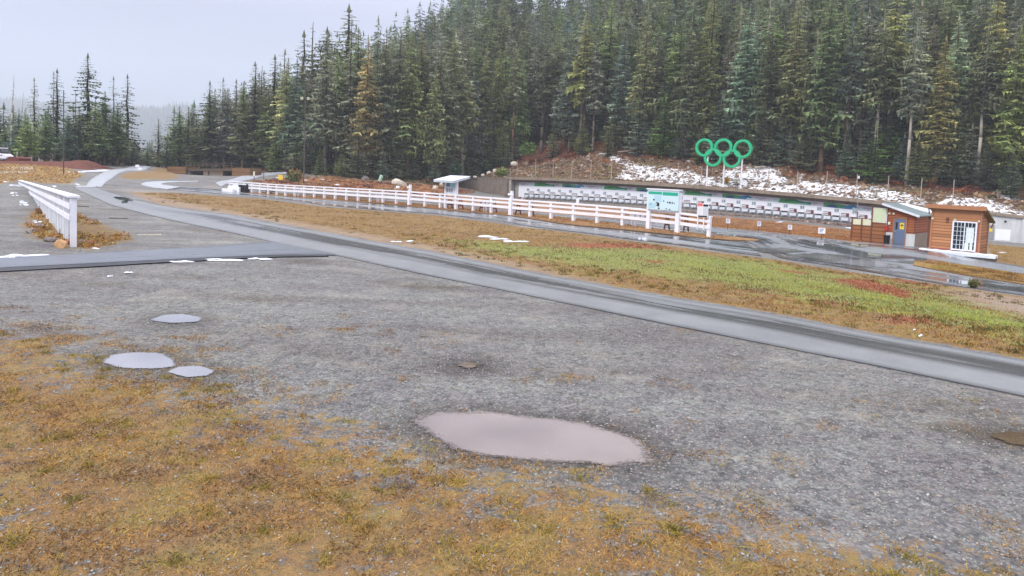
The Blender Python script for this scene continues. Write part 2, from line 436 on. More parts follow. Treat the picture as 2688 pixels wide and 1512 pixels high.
GM = masks(GV[:, 0], GV[:, 1])

def ground_mat():
    t = NT('ground_surface'); p = t.geo()
    # gravel: stones of two sizes, each with its own colour
    def stones(sc):
        v = t.n('ShaderNodeTexVoronoi', Scale=sc, Randomness=1.0); t.l(p, v.inputs['Vector'])
        s3 = t.n('ShaderNodeSeparateColor'); t.l(v.outputs['Color'], s3.inputs[0])
        return v.outputs['Distance'], s3.outputs[0], s3.outputs[1]
    d1, r1, q1 = stones(24); d2, r2, q2 = stones(10)
    big = t.noise(p, .22, 4, .6); mid = t.noise(p, 1.3, 4, .65); fine = t.noise(p, 14, 3, .6)
    stc = [(0., lin(80, 80, 84)), (.2, lin(128, 130, 130)), (.42, lin(176, 180, 174)), (.6, lin(176, 162, 154)), (.76, lin(198, 202, 200)), (.9, lin(150, 142, 152)), (1., lin(218, 218, 216))]
    g1 = t.ramp(r1, stc); g2 = t.ramp(r2, stc)
    g = t.mix(.5, g1, g2)
    g = t.mix(.12, g, lin(160, 158, 160))
    g = t.mix(t.mrange(d1, .3, .8, 0, .55), g, lin(78, 76, 80))
    tone = t.ramp(t.math('ADD', t.math('MULTIPLY', big, .6), t.math('MULTIPLY', mid, .4)), [(.30, lin(178, 170, 178)), (.5, lin(208, 209, 207)), (.68, lin(236, 237, 226))])
    g = t.mix(1., g, tone, 'MULTIPLY')
    lane = t.noise(t.scale(p, (.10, .55, .3)), 1.0, 4, .6)
    g = t.mix(t.mrange(lane, .40, .62, 0, .6, True), g, t.mix(1., g, lin(212, 202, 202), 'MULTIPLY'))
    g = t.mix(t.mrange(t.noise(p, .5, 5, .7), .54, .66, 0, .5, True), g, t.mix(.5, g, lin(176, 168, 158)))
    g = t.mix(t.mrange(t.noise(t.scale(p, (.6, 1, 1)), .34, 5, .65), .55, .68, 0, .6, True), g, t.mix(1., g, lin(196, 178, 140), 'MULTIPLY'))
    # packed fine dirt
    dirt = t.ramp(t.math('ADD', t.math('MULTIPLY', fine, .5), t.math('MULTIPLY', mid, .5)), [(.3, lin(120, 104, 98)), (.5, lin(158, 142, 134)), (.7, lin(184, 172, 164))])
    g = t.mix(t.attr('grav'), g, t.mix(.45, g, dirt))
    g = t.mix(t.math('MULTIPLY', t.mrange(t.math('ADD', t.attr('wet'), t.math('MULTIPLY', t.math('SUBTRACT', mid, .5), .9)), .25, 1., 0, 1), .75), g, t.mix(1., g, lin(150, 138, 134), 'MULTIPLY'))
    # dry grass
    clump = t.noise(p, 5.5, 4, .7)
    vs = t.scale(p, (9, 9, 9)); bl = t.noise(vs, 6, 3, .7)
    dry = t.ramp(t.math('ADD', t.math('MULTIPLY', clump, .5), t.math('MULTIPLY', bl, .5)), [(.32, lin(52, 47, 42)), (.44, lin(104, 82, 54)), (.55, lin(146, 110, 64)), (.72, lin(172, 138, 80))])
    dry = t.mix(t.mrange(mid, .45, .75), dry, t.mix(.5, dry, lin(150, 140, 70)))
    def ragged(a, n, lo=.3):
        k = t.math('ADD', a, t.math('MULTIPLY', t.math('SUBTRACT', n, .5), 1.9))
        return t.mrange(k, .42, .60, 0, 1, True)
    nmix = t.math('ADD', t.math('MULTIPLY', clump, .6), t.math('MULTIPLY', mid, .4))
    fgm = t.math('MULTIPLY', ragged(t.math('MULTIPLY', t.attr('fg'), .88), nmix), .92)
    drm = ragged(t.math('MULTIPLY', t.attr('dry'), .98), nmix)
    col = t.mix(t.math('MAXIMUM', fgm, drm), g, dry)
    grn = t.ramp(t.math('ADD', t.math('MULTIPLY', clump, .5), t.math('MULTIPLY', fine, .5)), [(.3, lin(92, 92, 54)), (.5, lin(126, 132, 68)), (.7, lin(156, 164, 88))])
    n3 = t.math('ADD', t.math('MULTIPLY', mid, .6), t.math('MULTIPLY', clump, .4))
    col = t.mix(t.math('MULTIPLY', ragged(t.math('MULTIPLY', t.attr('green'), .86), n3), .9), col, grn)
    red = t.ramp(clump, [(.3, lin(108, 56, 40)), (.55, lin(150, 82, 54)), (.7, lin(170, 112, 66))])
    col = t.mix(t.math('MULTIPLY', ragged(t.math('MULTIPLY', t.attr('red'), .8), n3), .92), col, red)
    col = t.mix(t.math('MULTIPLY', t.attr('grav'), t.math('MULTIPLY', t.attr('dry'), .55)), col, dirt)
    brm = t.ramp(t.math('ADD', t.math('MULTIPLY', mid, .5), t.math('MULTIPLY', t.noise(t.scale(p, (1, 1, 1)), .35, 4), .5)), [(.3, lin(92, 72, 62)), (.46, lin(128, 98, 78)), (.56, lin(164, 116, 74)), (.7, lin(182, 140, 96))])
    col = t.mix(ragged(t.attr('berm'), nmix), col, brm)
    rus = t.ramp(t.math('ADD', t.math('MULTIPLY', mid, .5), t.math('MULTIPLY', clump, .5)), [(.32, lin(84, 52, 54)), (.45, lin(138, 84, 66)), (.58, lin(176, 124, 80)), (.7, lin(196, 160, 112))])
    col = t.mix(ragged(t.attr('rust'), nmix), col, rus)
    wd = t.ramp(nmix, [(.3, lin(48, 40, 32)), (.5, lin(84, 62, 46)), (.7, lin(110, 78, 54))])
    col = t.mix(t.attr('wood'), col, wd)
    h = t.math('ADD', t.math('MULTIPLY', t.math('SUBTRACT', 1., d1), .5), t.math('ADD', t.math('MULTIPLY', t.math('SUBTRACT', 1., d2), .8), t.math('MULTIPLY', bl, .9)))
    return t.out(col, t.mrange(r1, 0, 1, .5, .85), t.bump(h, .85, .03), .35)
GROUND = ground_mat()
ground = bulk('ground', GV, GF, GROUND, attrs=GM, smooth=True); tag(ground, kind='structure')

# ------------------------------------------------------------------ asphalt trails, draped as sheets
def resample(pts, n):
    pts = np.asarray(pts, float); d = np.r_[0, np.cumsum(np.hypot(*np.diff(pts, axis=0).T))]
    s_ = np.linspace(0, d[-1], n)
    return np.c_[np.interp(s_, d, pts[:, 0]), np.interp(s_, d, pts[:, 1])]
def smooth_line(p, k=3):
    p = p.copy()
    for _ in range(k): p[1:-1] = .25 * p[:-2] + .5 * p[1:-1] + .25 * p[2:]
    return p
def ribbon(name, edgeA, edgeB, mat, off, n=120, mcount=9, skirt=0., kind='structure', wob=0.0, ext0=0., ext1=0.):
    A = np.array([G(*q) for q in edgeA])[:, :2]; B = np.array([G(*q) for q in edgeB])[:, :2]
    def unit(d): return d / np.hypot(*d)
    if ext1:                                  # carry the trail on past the edge of the picture
        d = unit(B[-1] - B[-3]); A = np.r_[A, [A[-1] + d * ext1]]; B = np.r_[B, [B[-1] + d * ext1]]
    if ext0:
        d = unit(A[0] - A[2]); A = np.r_[[A[0] + d * ext0], A]; B = np.r_[[B[0] + d * ext0], B]
    A = smooth_line(resample(A, n)); B = smooth_line(resample(B, n))
    if wob:
        for L, sd_ in ((A, 1), (B, 2)):
            L += (np.c_[fbm(L[:, 0], L[:, 1], 1.1, sd_), fbm(L[:, 0], L[:, 1], 1.1, sd_ + 5)] - .5) * wob
    tt = np.linspace(0, 1, mcount)
    XY = A[:, None] * (1 - tt)[None, :, None] + B[:, None] * tt[None, :, None]
    Z = gz(XY[..., 0], XY[..., 1]) + off
    V = np.dstack([XY, Z]).reshape(-1, 3)
    arc = np.r_[0, np.cumsum(np.hypot(*np.diff((A + B) / 2, axis=0).T))]
    along = np.repeat(arc, mcount); across = np.tile(tt, n)
    i = np.arange(n * mcount).reshape(n, mcount)
    F = np.c_[i[:-1, :-1].ravel(), i[:-1, 1:].ravel(), i[1:, 1:].ravel(), i[1:, :-1].ravel()]
    if True:                                  # a visible pavement edge down into the ground
        V0 = V.reshape(n, mcount, 3).copy()
        for col, sgn in ((0, 1), (mcount - 1, -1)):
            ev = V0[:, col].copy(); ev[:, 2] -= off + skirt + .03
            base = len(V); V = np.r_[V, ev]; along = np.r_[along, arc]; across = np.r_[across, np.full(n, float(col > 0))]
            k = np.arange(n - 1)
            F = np.r_[F, np.c_[i[:-1, col], i[1:, col], base + k + 1, base + k]]
    o = bulk(name, V, F, mat, attrs={'along': along, 'across': across}, smooth=False); tag(o, kind=kind)
    return o
def asphalt(name, base, wetlo, wethi, streak=True, rough=.5, wetrough=.12, wcol=.45, band=None):
    t = NT(name); p = t.geo()
    cmb = t.n('ShaderNodeCombineXYZ'); t.l(t.math('MULTIPLY', t.attr('along'), .07), cmb.inputs[0]); t.l(t.math('MULTIPLY', t.attr('across'), 5.0), cmb.inputs[1])
    st = t.noise(cmb.outputs[0], 1.0, 4, .6)
    g = t.noise(p, 160, 2, .6); m_ = t.noise(p, .8, 4, .6)
    v = t.n('ShaderNodeTexVoronoi', Scale=85.0); t.l(p, v.inputs['Vector'])
    sc = t.n('ShaderNodeSeparateColor'); t.l(v.outputs['Color'], sc.inputs[0])
    b = lin(*base)
    col = t.ramp(t.math('ADD', t.math('MULTIPLY', sc.outputs[0], .4), t.math('MULTIPLY', m_, .6)), [(.25, tuple(x * .72 for x in b[:3]) + (1,)), (.5, b), (.78, tuple(min(1, x * 1.3) for x in b[:3]) + (1,))])
    wet = t.mrange(t.math('ADD', t.math('MULTIPLY', st, .8), t.math('MULTIPLY', m_, .2)), wetlo, wethi, 0, 1, True)
    if band:
        wet = t.math('MULTIPLY', wet, t.math('MULTIPLY', t.mrange(t.attr('across'), band[0], band[1], 0, 1, True), t.mrange(t.attr('across'), band[2], band[3], 1, 0, True)))
        wet = t.math('MULTIPLY', wet, t.mrange(t.attr('along'), 18, 40, .15, 1, True))
    col = t.mix(t.math('MULTIPLY', wet, wcol), col, tuple(x * .30 for x in b[:3]) + (1,))
    nb = t.bump(sc.outputs[1], .35, .006)
    r = t.mrange(wet, 0, 1, rough, wetrough)
    nn = t.n('ShaderNodeMix'); nn.data_type = 'VECTOR'
    t.l(wet, nn.inputs[0]); t.l(nb, nn.inputs[4])
    t.l(t.n('ShaderNodeNewGeometry').outputs['Normal'], nn.inputs[5])
    return t.out(col, r, nn.outputs[1], .5)
ASPH = asphalt('damp_asphalt', (126, 128, 131), .34, .52, rough=.40, wetrough=.22, wcol=.92, band=(.10, .26, .46, .66))
ASPH2 = asphalt('wet_asphalt', (128, 132, 138), .44, .56, rough=.36, wetrough=.05, wcol=.75)
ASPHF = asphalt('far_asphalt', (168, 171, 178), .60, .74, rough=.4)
ASPHD = asphalt('new_asphalt', (104, 108, 118), .56, .70, rough=.34)
A_up = [(437, 440.5), (331, 449), (308, 458), (294, 470), (270, 485), (250, 493), (287, 506), (353, 526), (420, 540), (500, 554.6), (600, 564.5), (756, 596), (861, 613), (991, 637),
        (1122, 660), (1300, 696), (1576, 750), (1783, 788), (2000, 822), (2305, 883), (2688, 948), (2860, 980)]
A_lo = [(432, 437.5), (320, 443), (275, 451), (250, 464), (226, 483), (193, 493.5), (220, 506), (287, 537), (353, 555), (442, 577), (500, 590), (600, 610), (704, 634), (871, 669),
        (1000, 697), (1145, 728), (1300, 759), (1501, 801), (1714, 845), (1988, 901), (2337, 970), (2688, 1043), (2860, 1082)]
ribbon('asphalt_path', A_up[5:], A_lo[5:], ASPH, .026, n=260, mcount=13, wob=.06, ext1=22)
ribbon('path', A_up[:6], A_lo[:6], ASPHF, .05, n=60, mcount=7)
ribbon('side_path', [(-60, 683), (0, 680), (221, 668), (500, 652), (600, 645), (712, 636)], [(-60, 712), (0, 706), (250, 694), (500, 681), (600, 677), (730, 671), (880, 671.5)], ASPHD, .042, n=90, mcount=7, ext0=14)
EDGEB = NT('black_asphalt_edge').out(lin(34, 34, 40), .4, None, .4)
ribbon('path_edge', [(-60, 711), (0, 705.5), (250, 693.5), (500, 680.5), (600, 676.5), (730, 670.5), (850, 671)], [(-60, 721), (0, 715), (250, 702), (500, 687.5), (600, 682), (730, 676), (860, 675)], EDGEB, .036, n=90, mcount=3, wob=.12, ext0=14)
R3up = [(462, 490), (575, 496.5), (655, 506), (831, 522.6), (1000, 535), (1150, 550), (1348, 567), (1484, 589.6), (1650, 605), (1857, 628), (1960, 637)]
R3lo = [(410, 494), (436, 497), (540, 506), (680, 515), (850, 539), (978, 550.6), (1150, 562), (1320, 581), (1393, 595.5), (1650, 628.5), (1860, 655), (1998, 673)]
R4up = [(600, 490), (700, 495), (860, 504), (1106, 522), (1300, 545), (1560, 571), (1700, 583), (1867, 596), (2100, 618), (2233, 638), (2327, 642), (2436, 656), (2530, 672), (2612, 688), (2688, 700), (2780, 716)]
R4lo = [(600, 496), (655, 503), (885, 519), (1106, 536), (1250, 551), (1397, 563), (1560, 580), (1740, 604), (1868, 618), (1960, 634), (2050, 680), (2169, 695), (2384, 731), (2496, 751), (2688, 775), (2780, 790)]
ribbon('range_road', R3up, R3lo, ASPH2, .03, n=160, mcount=7, wob=.08)
ribbon('range_apron', R4up, R4lo, ASPH2, .035, n=240, mcount=14, wob=.08, ext1=30)
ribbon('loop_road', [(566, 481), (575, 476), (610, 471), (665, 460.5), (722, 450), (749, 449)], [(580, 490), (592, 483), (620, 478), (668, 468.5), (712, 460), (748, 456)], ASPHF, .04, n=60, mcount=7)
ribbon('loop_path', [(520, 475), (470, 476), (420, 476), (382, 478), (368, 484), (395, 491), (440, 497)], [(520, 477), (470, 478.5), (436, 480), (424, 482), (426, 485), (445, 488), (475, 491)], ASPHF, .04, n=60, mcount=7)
# grass islands on the paving
def strip_mat(name, c0, c1, c2):
    t = NT(name); p = t.geo(); a = t.noise(p, 2.5, 4, .65); b = t.noise(p, 16, 3, .6)
    col = t.ramp(t.math('ADD', t.math('MULTIPLY', a, .55), t.math('MULTIPLY', b, .45)), [(.32, lin(*c0)), (.5, lin(*c1)), (.68, lin(*c2))])
    return t.out(col, .9, t.bump(b, .9, .04), .2)
STRIP = strip_mat('brown_strip', (104, 74, 54), (150, 112, 78), (166, 146, 96))
STRIP2 = strip_mat('dry_grass_strip', (104, 80, 50), (142, 112, 68), (164, 136, 84))
ribbon('fence_strip', [(592, 499), (655, 503.5), (885, 519), (1106, 536), (1250, 551), (1397, 563), (1560, 580), (1740, 604), (1868, 618), (1990, 630)],
       [(592, 502), (655, 507), (831, 523.5), (1000, 536), (1150, 551), (1348, 568.5), (1484, 590.5), (1650, 606), (1857, 629), (1990, 635)], STRIP, .06, n=160, mcount=5, wob=.25)
ribbon('grass_island', [(2400, 686), (2459, 688), (2560, 702), (2688, 722), (2780, 738)], [(2394, 699), (2430, 706), (2521, 724), (2688, 749), (2780, 764)], STRIP2, .07, n=60, mcount=7, wob=.3, ext1=20)

# ------------------------------------------------------------------ puddles
def puddle_mat(name, c, metal, edge=.10):
    """still shallow water: strong sky reflection over a muddy bed, thinning out between the stones at the rim"""
    t = NT(name); p = t.geo()
    col = t.mix(t.noise(p, 1.1, 4), lin(*c), tuple(x * .8 for x in lin(*c)[:3]) + (1,))
    rip = t.noise(p, 9, 2, .4); t.l(t.mrange(t.noise(p, .45, 2, .5), .38, .62, metal - .28, min(.95, metal + .08)), t.b.inputs['Metallic'])
    k = t.math('ADD', t.attr('depth'), t.math('ADD', t.math('MULTIPLY', t.math('SUBTRACT', t.noise(p, 20, 3, .7), .5), .5), t.math('MULTIPLY', t.math('SUBTRACT', t.noise(p, 3.5, 3, .6), .5), .22)))
    t.l(t.mrange(k, edge, edge + .30, 0, 1, True), t.b.inputs['Alpha'])
    return t.out(col, t.mrange(k, .1, .5, .25, .03), t.bump(rip, .09, .02), .8)
WATER = puddle_mat('muddy_water', (166, 152, 146), .72, -.06)
WATER2 = puddle_mat('clear_water', (196, 194, 198), .84, -.06)
WATER3 = puddle_mat('standing_water', (206, 206, 212), .8, .2)
MUD = puddle_mat('brown_mud', (112, 92, 74), .25, .34)
def sheet(name, pxs, mat, off, rag=.06, kind='structure', sub=8, seed=0, dome=0., grow=1.0):
    P = np.array([G(*q) for q in pxs])[:, :2]; P = P.mean(0) + (P - P.mean(0)) * grow; P = np.r_[P, P[:1]]
    L = resample(P, len(pxs) * sub + 1)[:-1]; L = np.r_[L[-3:], L, L[:3]]; L = smooth_line(L, 4)[3:-3]
    c = L.mean(0); d = L - c
    r = 1 + (fbm(L[:, 0], L[:, 1], 3.5, seed) - .5) * rag * 4 + (fbm(L[:, 0], L[:, 1], 14, seed + 3) - .5) * rag * 1.5
    L = c + d * r[:, None]
    n = len(L); fr = [0.0, .35, .65, .88, 1.0]
    V = [[c[0], c[1], 0]]; dz = [1.0]
    for f in fr[1:]:
        for q in L: V.append([c[0] + (q[0] - c[0]) * f, c[1] + (q[1] - c[1]) * f, 0]); dz.append(1 - f ** 2)
    V = np.array(V)
    if kind == 'water' : zz = float(np.min(gz(L[:, 0], L[:, 1]))) + off; V[:, 2] = zz
    else: V[:, 2] = gz(V[:, 0], V[:, 1]) + off + dome * np.array(dz) * (.6 + .8 * fbm(V[:, 0], V[:, 1], 4, seed))
    F = []
    for k in range(len(fr) - 1):
        for i in range(n):
            j = (i + 1) % n
            if k == 0: F.append((0, 1 + i, 1 + j))
            else:
                a = 1 + (k - 1) * n; b = 1 + k * n; F.append((a + i, b + i, b + j)); F.append((a + i, b + j, a + j))
    return V, np.array(F)
def puddle(pxs, mat, seed, off=.016, rag=.035):
    V, F = sheet('puddle', pxs, mat, off, rag, 'x', 8, seed, 0., 1.09)
    nL_ = (len(V) - 1) // 4; ed = np.r_[1., np.repeat([.9, .6, .22, 0.], nL_)]
    o = bulk('puddle', V, F, mat, smooth=True, attrs={'depth': ed}); tag(o, kind='structure'); return o
puddle([(1105, 1100), (1180, 1087), (1290, 1087), (1420, 1102), (1560, 1122), (1640, 1150), (1685, 1185), (1690, 1215), (1620, 1222), (1450, 1213), (1290, 1200), (1190, 1175), (1130, 1140)], WATER, 1)
puddle([(270, 950), (295, 934), (345, 928), (420, 930), (455, 950), (452, 964), (400, 970), (320, 968)], WATER2, 2)
puddle([(440, 978), (470, 965), (520, 963), (560, 975), (545, 988), (490, 993)], WATER2, 3)
puddle([(395, 842), (430, 828), (480, 826), (530, 836), (520, 846), (450, 849)], WATER2, 4)
puddle([(1195, 962), (1215, 951), (1250, 952), (1262, 965), (1230, 971)], MUD, 5, .016, .2)
puddle([(2570, 1145), (2640, 1128), (2720, 1135), (2720, 1180), (2660, 1172)], MUD, 6, .016, .2)
puddle([(296, 520), (315, 517), (350, 526), (345, 530), (318, 526)], DGLASS, 7, .06, .2)
puddle([(318, 530), (335, 529), (334, 534), (322, 535)], DGLASS, 8, .06, .2)
# standing water on the apron, mirror-still
puddle([(2040, 668), (2150, 664), (2240, 672), (2330, 690), (2380, 700), (2380, 712), (2300, 706), (2180, 692), (2080, 680)], WATER3, 9, .045, .08)
puddle([(1960, 652), (2060, 650), (2130, 662), (2060, 668), (1990, 664)], WATER3, 10, .045, .1)
puddle([(2500, 735), (2560, 742), (2600, 752), (2550, 753), (2510, 746)], WATER3, 11, .045, .1)

# ------------------------------------------------------------------ snow left on the ground
sv, sf = [], []
def add_snow(pxs, seed, dome=.05, rag=.16):
    V, F = sheet('s', pxs, SNOW, .02, rag, 'x', 6, seed, dome); k = sum(len(q) for q in sv); sv.append(V); sf.append(F + k)
def blob(u, v, a, b, n=9): return [(u + a * math.cos(2 * math.pi * i / n), v + b * math.sin(2 * math.pi * i / n)) for i in range(n)]
sk = 20
for (u, v, a, b) in [(600, 684, 70, 3.5), (690, 681, 45, 3), (480, 688, 45, 3), (75, 672, 60, 5), (15, 678, 30, 4), (340, 717, 14, 1.5), (290, 727, 9, 1.3),
                     (1275, 622, 34, 3), (1310, 628, 26, 2), (1365, 636, 40, 3), (1330, 633, 20, 2), (1040, 635, 17, 2.5), (1075, 634, 13, 2),
                     (35, 507, 13, 3), (40, 513, 9, 2), (60, 531, 14, 5), (62, 538, 15, 4), (100, 583, 17, 4), (250, 654, 16, 3),
                     (200, 451, 32, 1.7), (245, 449, 40, 1.8), (285, 447, 30, 1.5), (205, 484, 9, 3), (140, 489, 8, 1.2), (60, 440, 40, 1.2), (40, 452, 40, 1.2), (10, 478, 20, 2), (30, 486, 24, 2),
                     (740, 455, 14, 4), (735, 466, 12, 2), (755, 462, 10, 3), (858, 482, 9, 2.5), (805, 473, 12, 1.5), (845, 470, 10, 2), (2300, 860, 0, 0), (885, 485, 8, 2),
                     (1300, 566, 6, 1), (1690, 627, 16, 1.6), (2415, 884, 9, 3), (2400, 868, 5, 2), (2110, 573, 12, 2), (2230, 598, 18, 2.5), (2560, 668 + 46, 10, 1.5), (2050, 583, 14, 2), (2640, 664, 22, 3), (60, 444, 30, 1)]:
    if not a: continue
    m_ = 1 if a < 9 else (3 if a < 25 else 7)
    for q in range(m_):
        f = 1 if m_ == 1 else rng.uniform(.22, .5)
        uu_ = u + (0 if m_ == 1 else rng.uniform(-.7, .7) * a); vv_ = v + (0 if m_ == 1 else rng.uniform(-.5, .5) * b)
        add_snow(blob(uu_, vv_, a * f, max(.9, b * f * rng.uniform(.6, 1.1)), 10), sk, .03, .3); sk += 1
sn = bulk('snow', np.concatenate(sv), np.concatenate(sf), SNOW, smooth=True); tag(sn, 'thin patches of melting snow lying on gravel and grass', 'snow', kind='stuff')

# ------------------------------------------------------------------ grass blades and loose stones
def tint_mat(name, rough=.8, spec=.2, trans=0.):
    t = NT(name)
    t.b.inputs['Roughness'].default_value = rough
    return t.out(t.attr('tint', True), rough, None, spec)
BLADE = tint_mat('grass_blade'); STONE = tint_mat('stone', .6, .4)
def blades(name, x, y, hgt, wid, cols, label, cat, per=1, spread=.03, lean=.7, zoff=0.):
    x = np.repeat(x, per) + rng.normal(0, 1, len(x) * per) * np.repeat(spread, per) if np.ndim(spread) else np.repeat(x, per) + rng.normal(0, spread, len(x) * per)
    y = np.repeat(y, per) + rng.normal(0, np.mean(spread), len(y) * per)
    hgt = np.repeat(hgt, per) * rng.uniform(.6, 1.25, len(x)); cols = np.repeat(cols, per, 0) * rng.uniform(.75, 1.25, (len(x), 1))
    n = len(x); z = gz(x, y) + zoff - .005
    a = rng.uniform(0, 2 * np.pi, n); la = rng.uniform(0, 2 * np.pi, n); ln = hgt * rng.uniform(.1, 1, n) * lean
    wd = wid * rng.uniform(.7, 1.3, n)
    dx, dy = np.cos(a) * wd / 2, np.sin(a) * wd / 2
    V = np.empty((n, 4, 3))
    V[:, 0] = np.c_[x - dx, y - dy, z]; V[:, 1] = np.c_[x + dx, y + dy, z]
    V[:, 2] = np.c_[x + dx * .7 + np.cos(la) * ln * .45, y + dy * .7 + np.sin(la) * ln * .45, z + hgt * .6]
    V[:, 3] = np.c_[x + np.cos(la) * ln, y + np.sin(la) * ln, z + hgt]
    k = np.arange(n)[:, None] * 4
    F = np.concatenate([k + np.array([[0, 1, 2]]), k + np.array([[0, 2, 3]])])
    o = bulk(name, V.reshape(-1, 3), F, BLADE, col=np.repeat(cols, 4, 0))
    return tag(o, label, cat, kind='stuff')
def pick(stops, k):
    k = np.clip(k, 0, 1); c = np.array([lin(*q)[:3] for q in stops]); p = k * (len(c) - 1); i = np.minimum(p.astype(int), len(c) - 2); f = (p - i)[:, None]
    return c[i] * (1 - f) + c[i + 1] * f
def scatter(n, u0, u1, v0, v1):
    """even in the ground plane between two distances, inside a wedge"""
    ya, yb = v0, v1
    y = np.sqrt(rng.uniform(ya ** 2, yb ** 2, n)); s_ = rng.uniform(u0, u1, n); return s_ * (y + 1), y
# foreground straw
x, y = scatter(520000, -.85, .85, 4.0, 17); y = y * rng.uniform(.75, 1, len(y)) ** .8
mk = np.clip(.5 - poly_sd(x, y, FG) / 4.5, 0, 1)
cl = .6 * fbm(x, y, 2.6, 11) + .4 * fbm(x, y, .8, 12)
keep = (mk * 1.0 + (cl - .5) * 2.3) > rng.uniform(.3, .95, len(x))
for q in PUDW: keep &= poly_sd(x, y, q) > .05
x, y, cl = x[keep], y[keep], cl[keep]
tone = fbm(x, y, 1.7, 21)
cols = pick([(84, 62, 40), (126, 90, 52), (156, 114, 62), (178, 140, 78), (158, 132, 70)], (tone - .5) * 1.6 + .5 + rng.normal(0, .2, len(x)))
yel = fbm(x, y, 3.1, 31) > .70
cols[yel] = pick([(118, 108, 54), (148, 130, 64), (164, 142, 74)], rng.random(yel.sum()))
blades('dry_grass', x, y, .016 + .022 * cl, .009, cols, 'short straw brown grass growing through the gravel in front', 'grass', lean=2.6)
nb = 560
x, y = scatter(nb, -.85, .85, 4.5, 15); mk = poly_sd(x, y, FG) < .3
for q in PUDW: mk &= poly_sd(x, y, q) > .1
x, y = x[mk], y[mk]
cols = pick([(112, 106, 48), (140, 126, 56), (152, 132, 62), (144, 116, 62)], rng.random(len(x)))
blades('grass_tufts', x, y, rng.uniform(.03, .06, len(x)), .009, cols, 'yellowish grass tufts among the straw in front', 'grass', per=60, spread=.06, lean=1.8)
# infield
x = rng.uniform(-45, 22, 1); xs, ys = [], []
Pn = np.array(INF)[:, :2]; 
bx0, bx1, by0, by1 = Pn[:, 0].min(), Pn[:, 0].max(), Pn[:, 1].min(), Pn[:, 1].max()
x = rng.uniform(bx0, bx1, 420000); y = by0 + (by1 - by0) * rng.random(420000) ** 1.7
k = poly_sd(x, y, INF) < -.15; x, y = x[k], y[k]
mm = masks(x, y)
cl = .5 * fbm(x, y, 1.2, 41) + .5 * fbm(x, y, 4, 42)
k = (cl + .25 * mm['green'] - .55 * mm['grav']) > rng.uniform(.3, .66, len(x)); x, y, cl = x[k], y[k], cl[k]; mm = {q: a[k] for q, a in mm.items()}
r0 = fbm(x, y, .9, 43); r1 = fbm(x, y, .35, 44)
cols = pick([(90, 68, 40), (128, 96, 52), (150, 116, 62), (162, 132, 74)], (r0 - .5) * 1.8 + .5)
gsel = (mm['green'] * .9 + (r1 - .5) * 1.2 + (r0 - .5)) > rng.uniform(.3, 1.05, len(x))
cols[gsel] = pick([(82, 88, 42), (110, 122, 50), (136, 148, 60), (152, 150, 68)], ((r0 - .5) * 1.6 + .5)[gsel])
rsel = (mm['red'] + (fbm(x, y, 1.6, 45) - .5) * 1.2) > .46
cols[rsel] = pick([(96, 50, 38), (132, 72, 48), (150, 98, 58)], rng.random(rsel.sum()))
blades('field_grass', x, y, .035 + .04 * cl, .024, cols, 'patchy green and ochre grass between the two trails', 'grass', lean=1.6)
x = rng.uniform(bx0, bx1, 26000); y = by0 + (by1 - by0) * rng.random(26000) ** 1.6
sdv = poly_sd(x, y, INF); mm = masks(x, y)
k = (sdv < -.2) & (fbm(x, y, .5, 51) + .25 * (mm['green'] > .05) * (mm['green'] < .9) > .66) & (sdv > -4.0); x, y = x[k][:700], y[k][:700]
cols = pick([(78, 74, 44), (108, 98, 56), (132, 116, 66)], rng.random(len(x)))
blades('sedge_tufts', x, y, rng.uniform(.05, .10, len(x)), .03, cols, 'darker grass tufts dotted along the lower edge of the field', 'grass', per=16, spread=.08, lean=.9)
def fill_poly(pxs, n, hgt, stops, label, name, wid=.03):
    Pp = np.array([G(*q) for q in pxs])[:, :2]; x = rng.uniform(Pp[:, 0].min(), Pp[:, 0].max(), n); y = rng.uniform(Pp[:, 1].min(), Pp[:, 1].max(), n)
    k = (poly_sd(x, y, Pp) < -.05) & (fbm(x, y, 1.5, 91) > rng.uniform(.25, .6, n)); x, y = x[k], y[k]
    cols = pick(stops, (fbm(x, y, 1.1, 92) - .5) * 1.8 + .5 + rng.normal(0, .18, len(x)))
    blades(name, x, y, rng.uniform(.5, 1.2, len(x)) * hgt, wid, cols, label, 'grass', lean=1.3, zoff=.05)
OCH = [(96, 74, 46), (142, 110, 64), (170, 136, 82), (150, 140, 76)]
fill_poly([(2400, 687), (2459, 689), (2560, 703), (2688, 723), (2780, 739), (2780, 763), (2688, 748), (2521, 723), (2430, 705)], 60000, .07, OCH, 'dry grass on the narrow island beside the hut', 'island_grass')
fill_poly([(655, 504), (885, 520), (1106, 537), (1250, 552), (1397, 564), (1560, 581), (1740, 605), (1868, 619), (1985, 632), (1857, 628), (1650, 605), (1484, 589), (1348, 567), (1150, 550), (831, 522)], 200000, .10, [(88, 62, 46), (134, 92, 64), (158, 116, 76), (146, 128, 80)], 'brown grass along the foot of the rail fence', 'strip_grass')
fill_poly([(2592, 642), (2760, 658), (2760, 716), (2700, 703), (2606, 684)], 40000, .09, OCH, 'dry grass in front of the concrete service building', 'yard_grass')
fill_poly([(1867, 596), (2100, 618), (2240, 637), (2320, 625), (2245, 608), (2060, 586), (1860, 570), (1650, 553), (1560, 571), (1700, 583)], 120000, .10, [(96, 66, 48), (140, 96, 62), (168, 118, 72), (150, 124, 80)], 'rusty brown grass on the range in front of the targets', 'range_grass', .05)
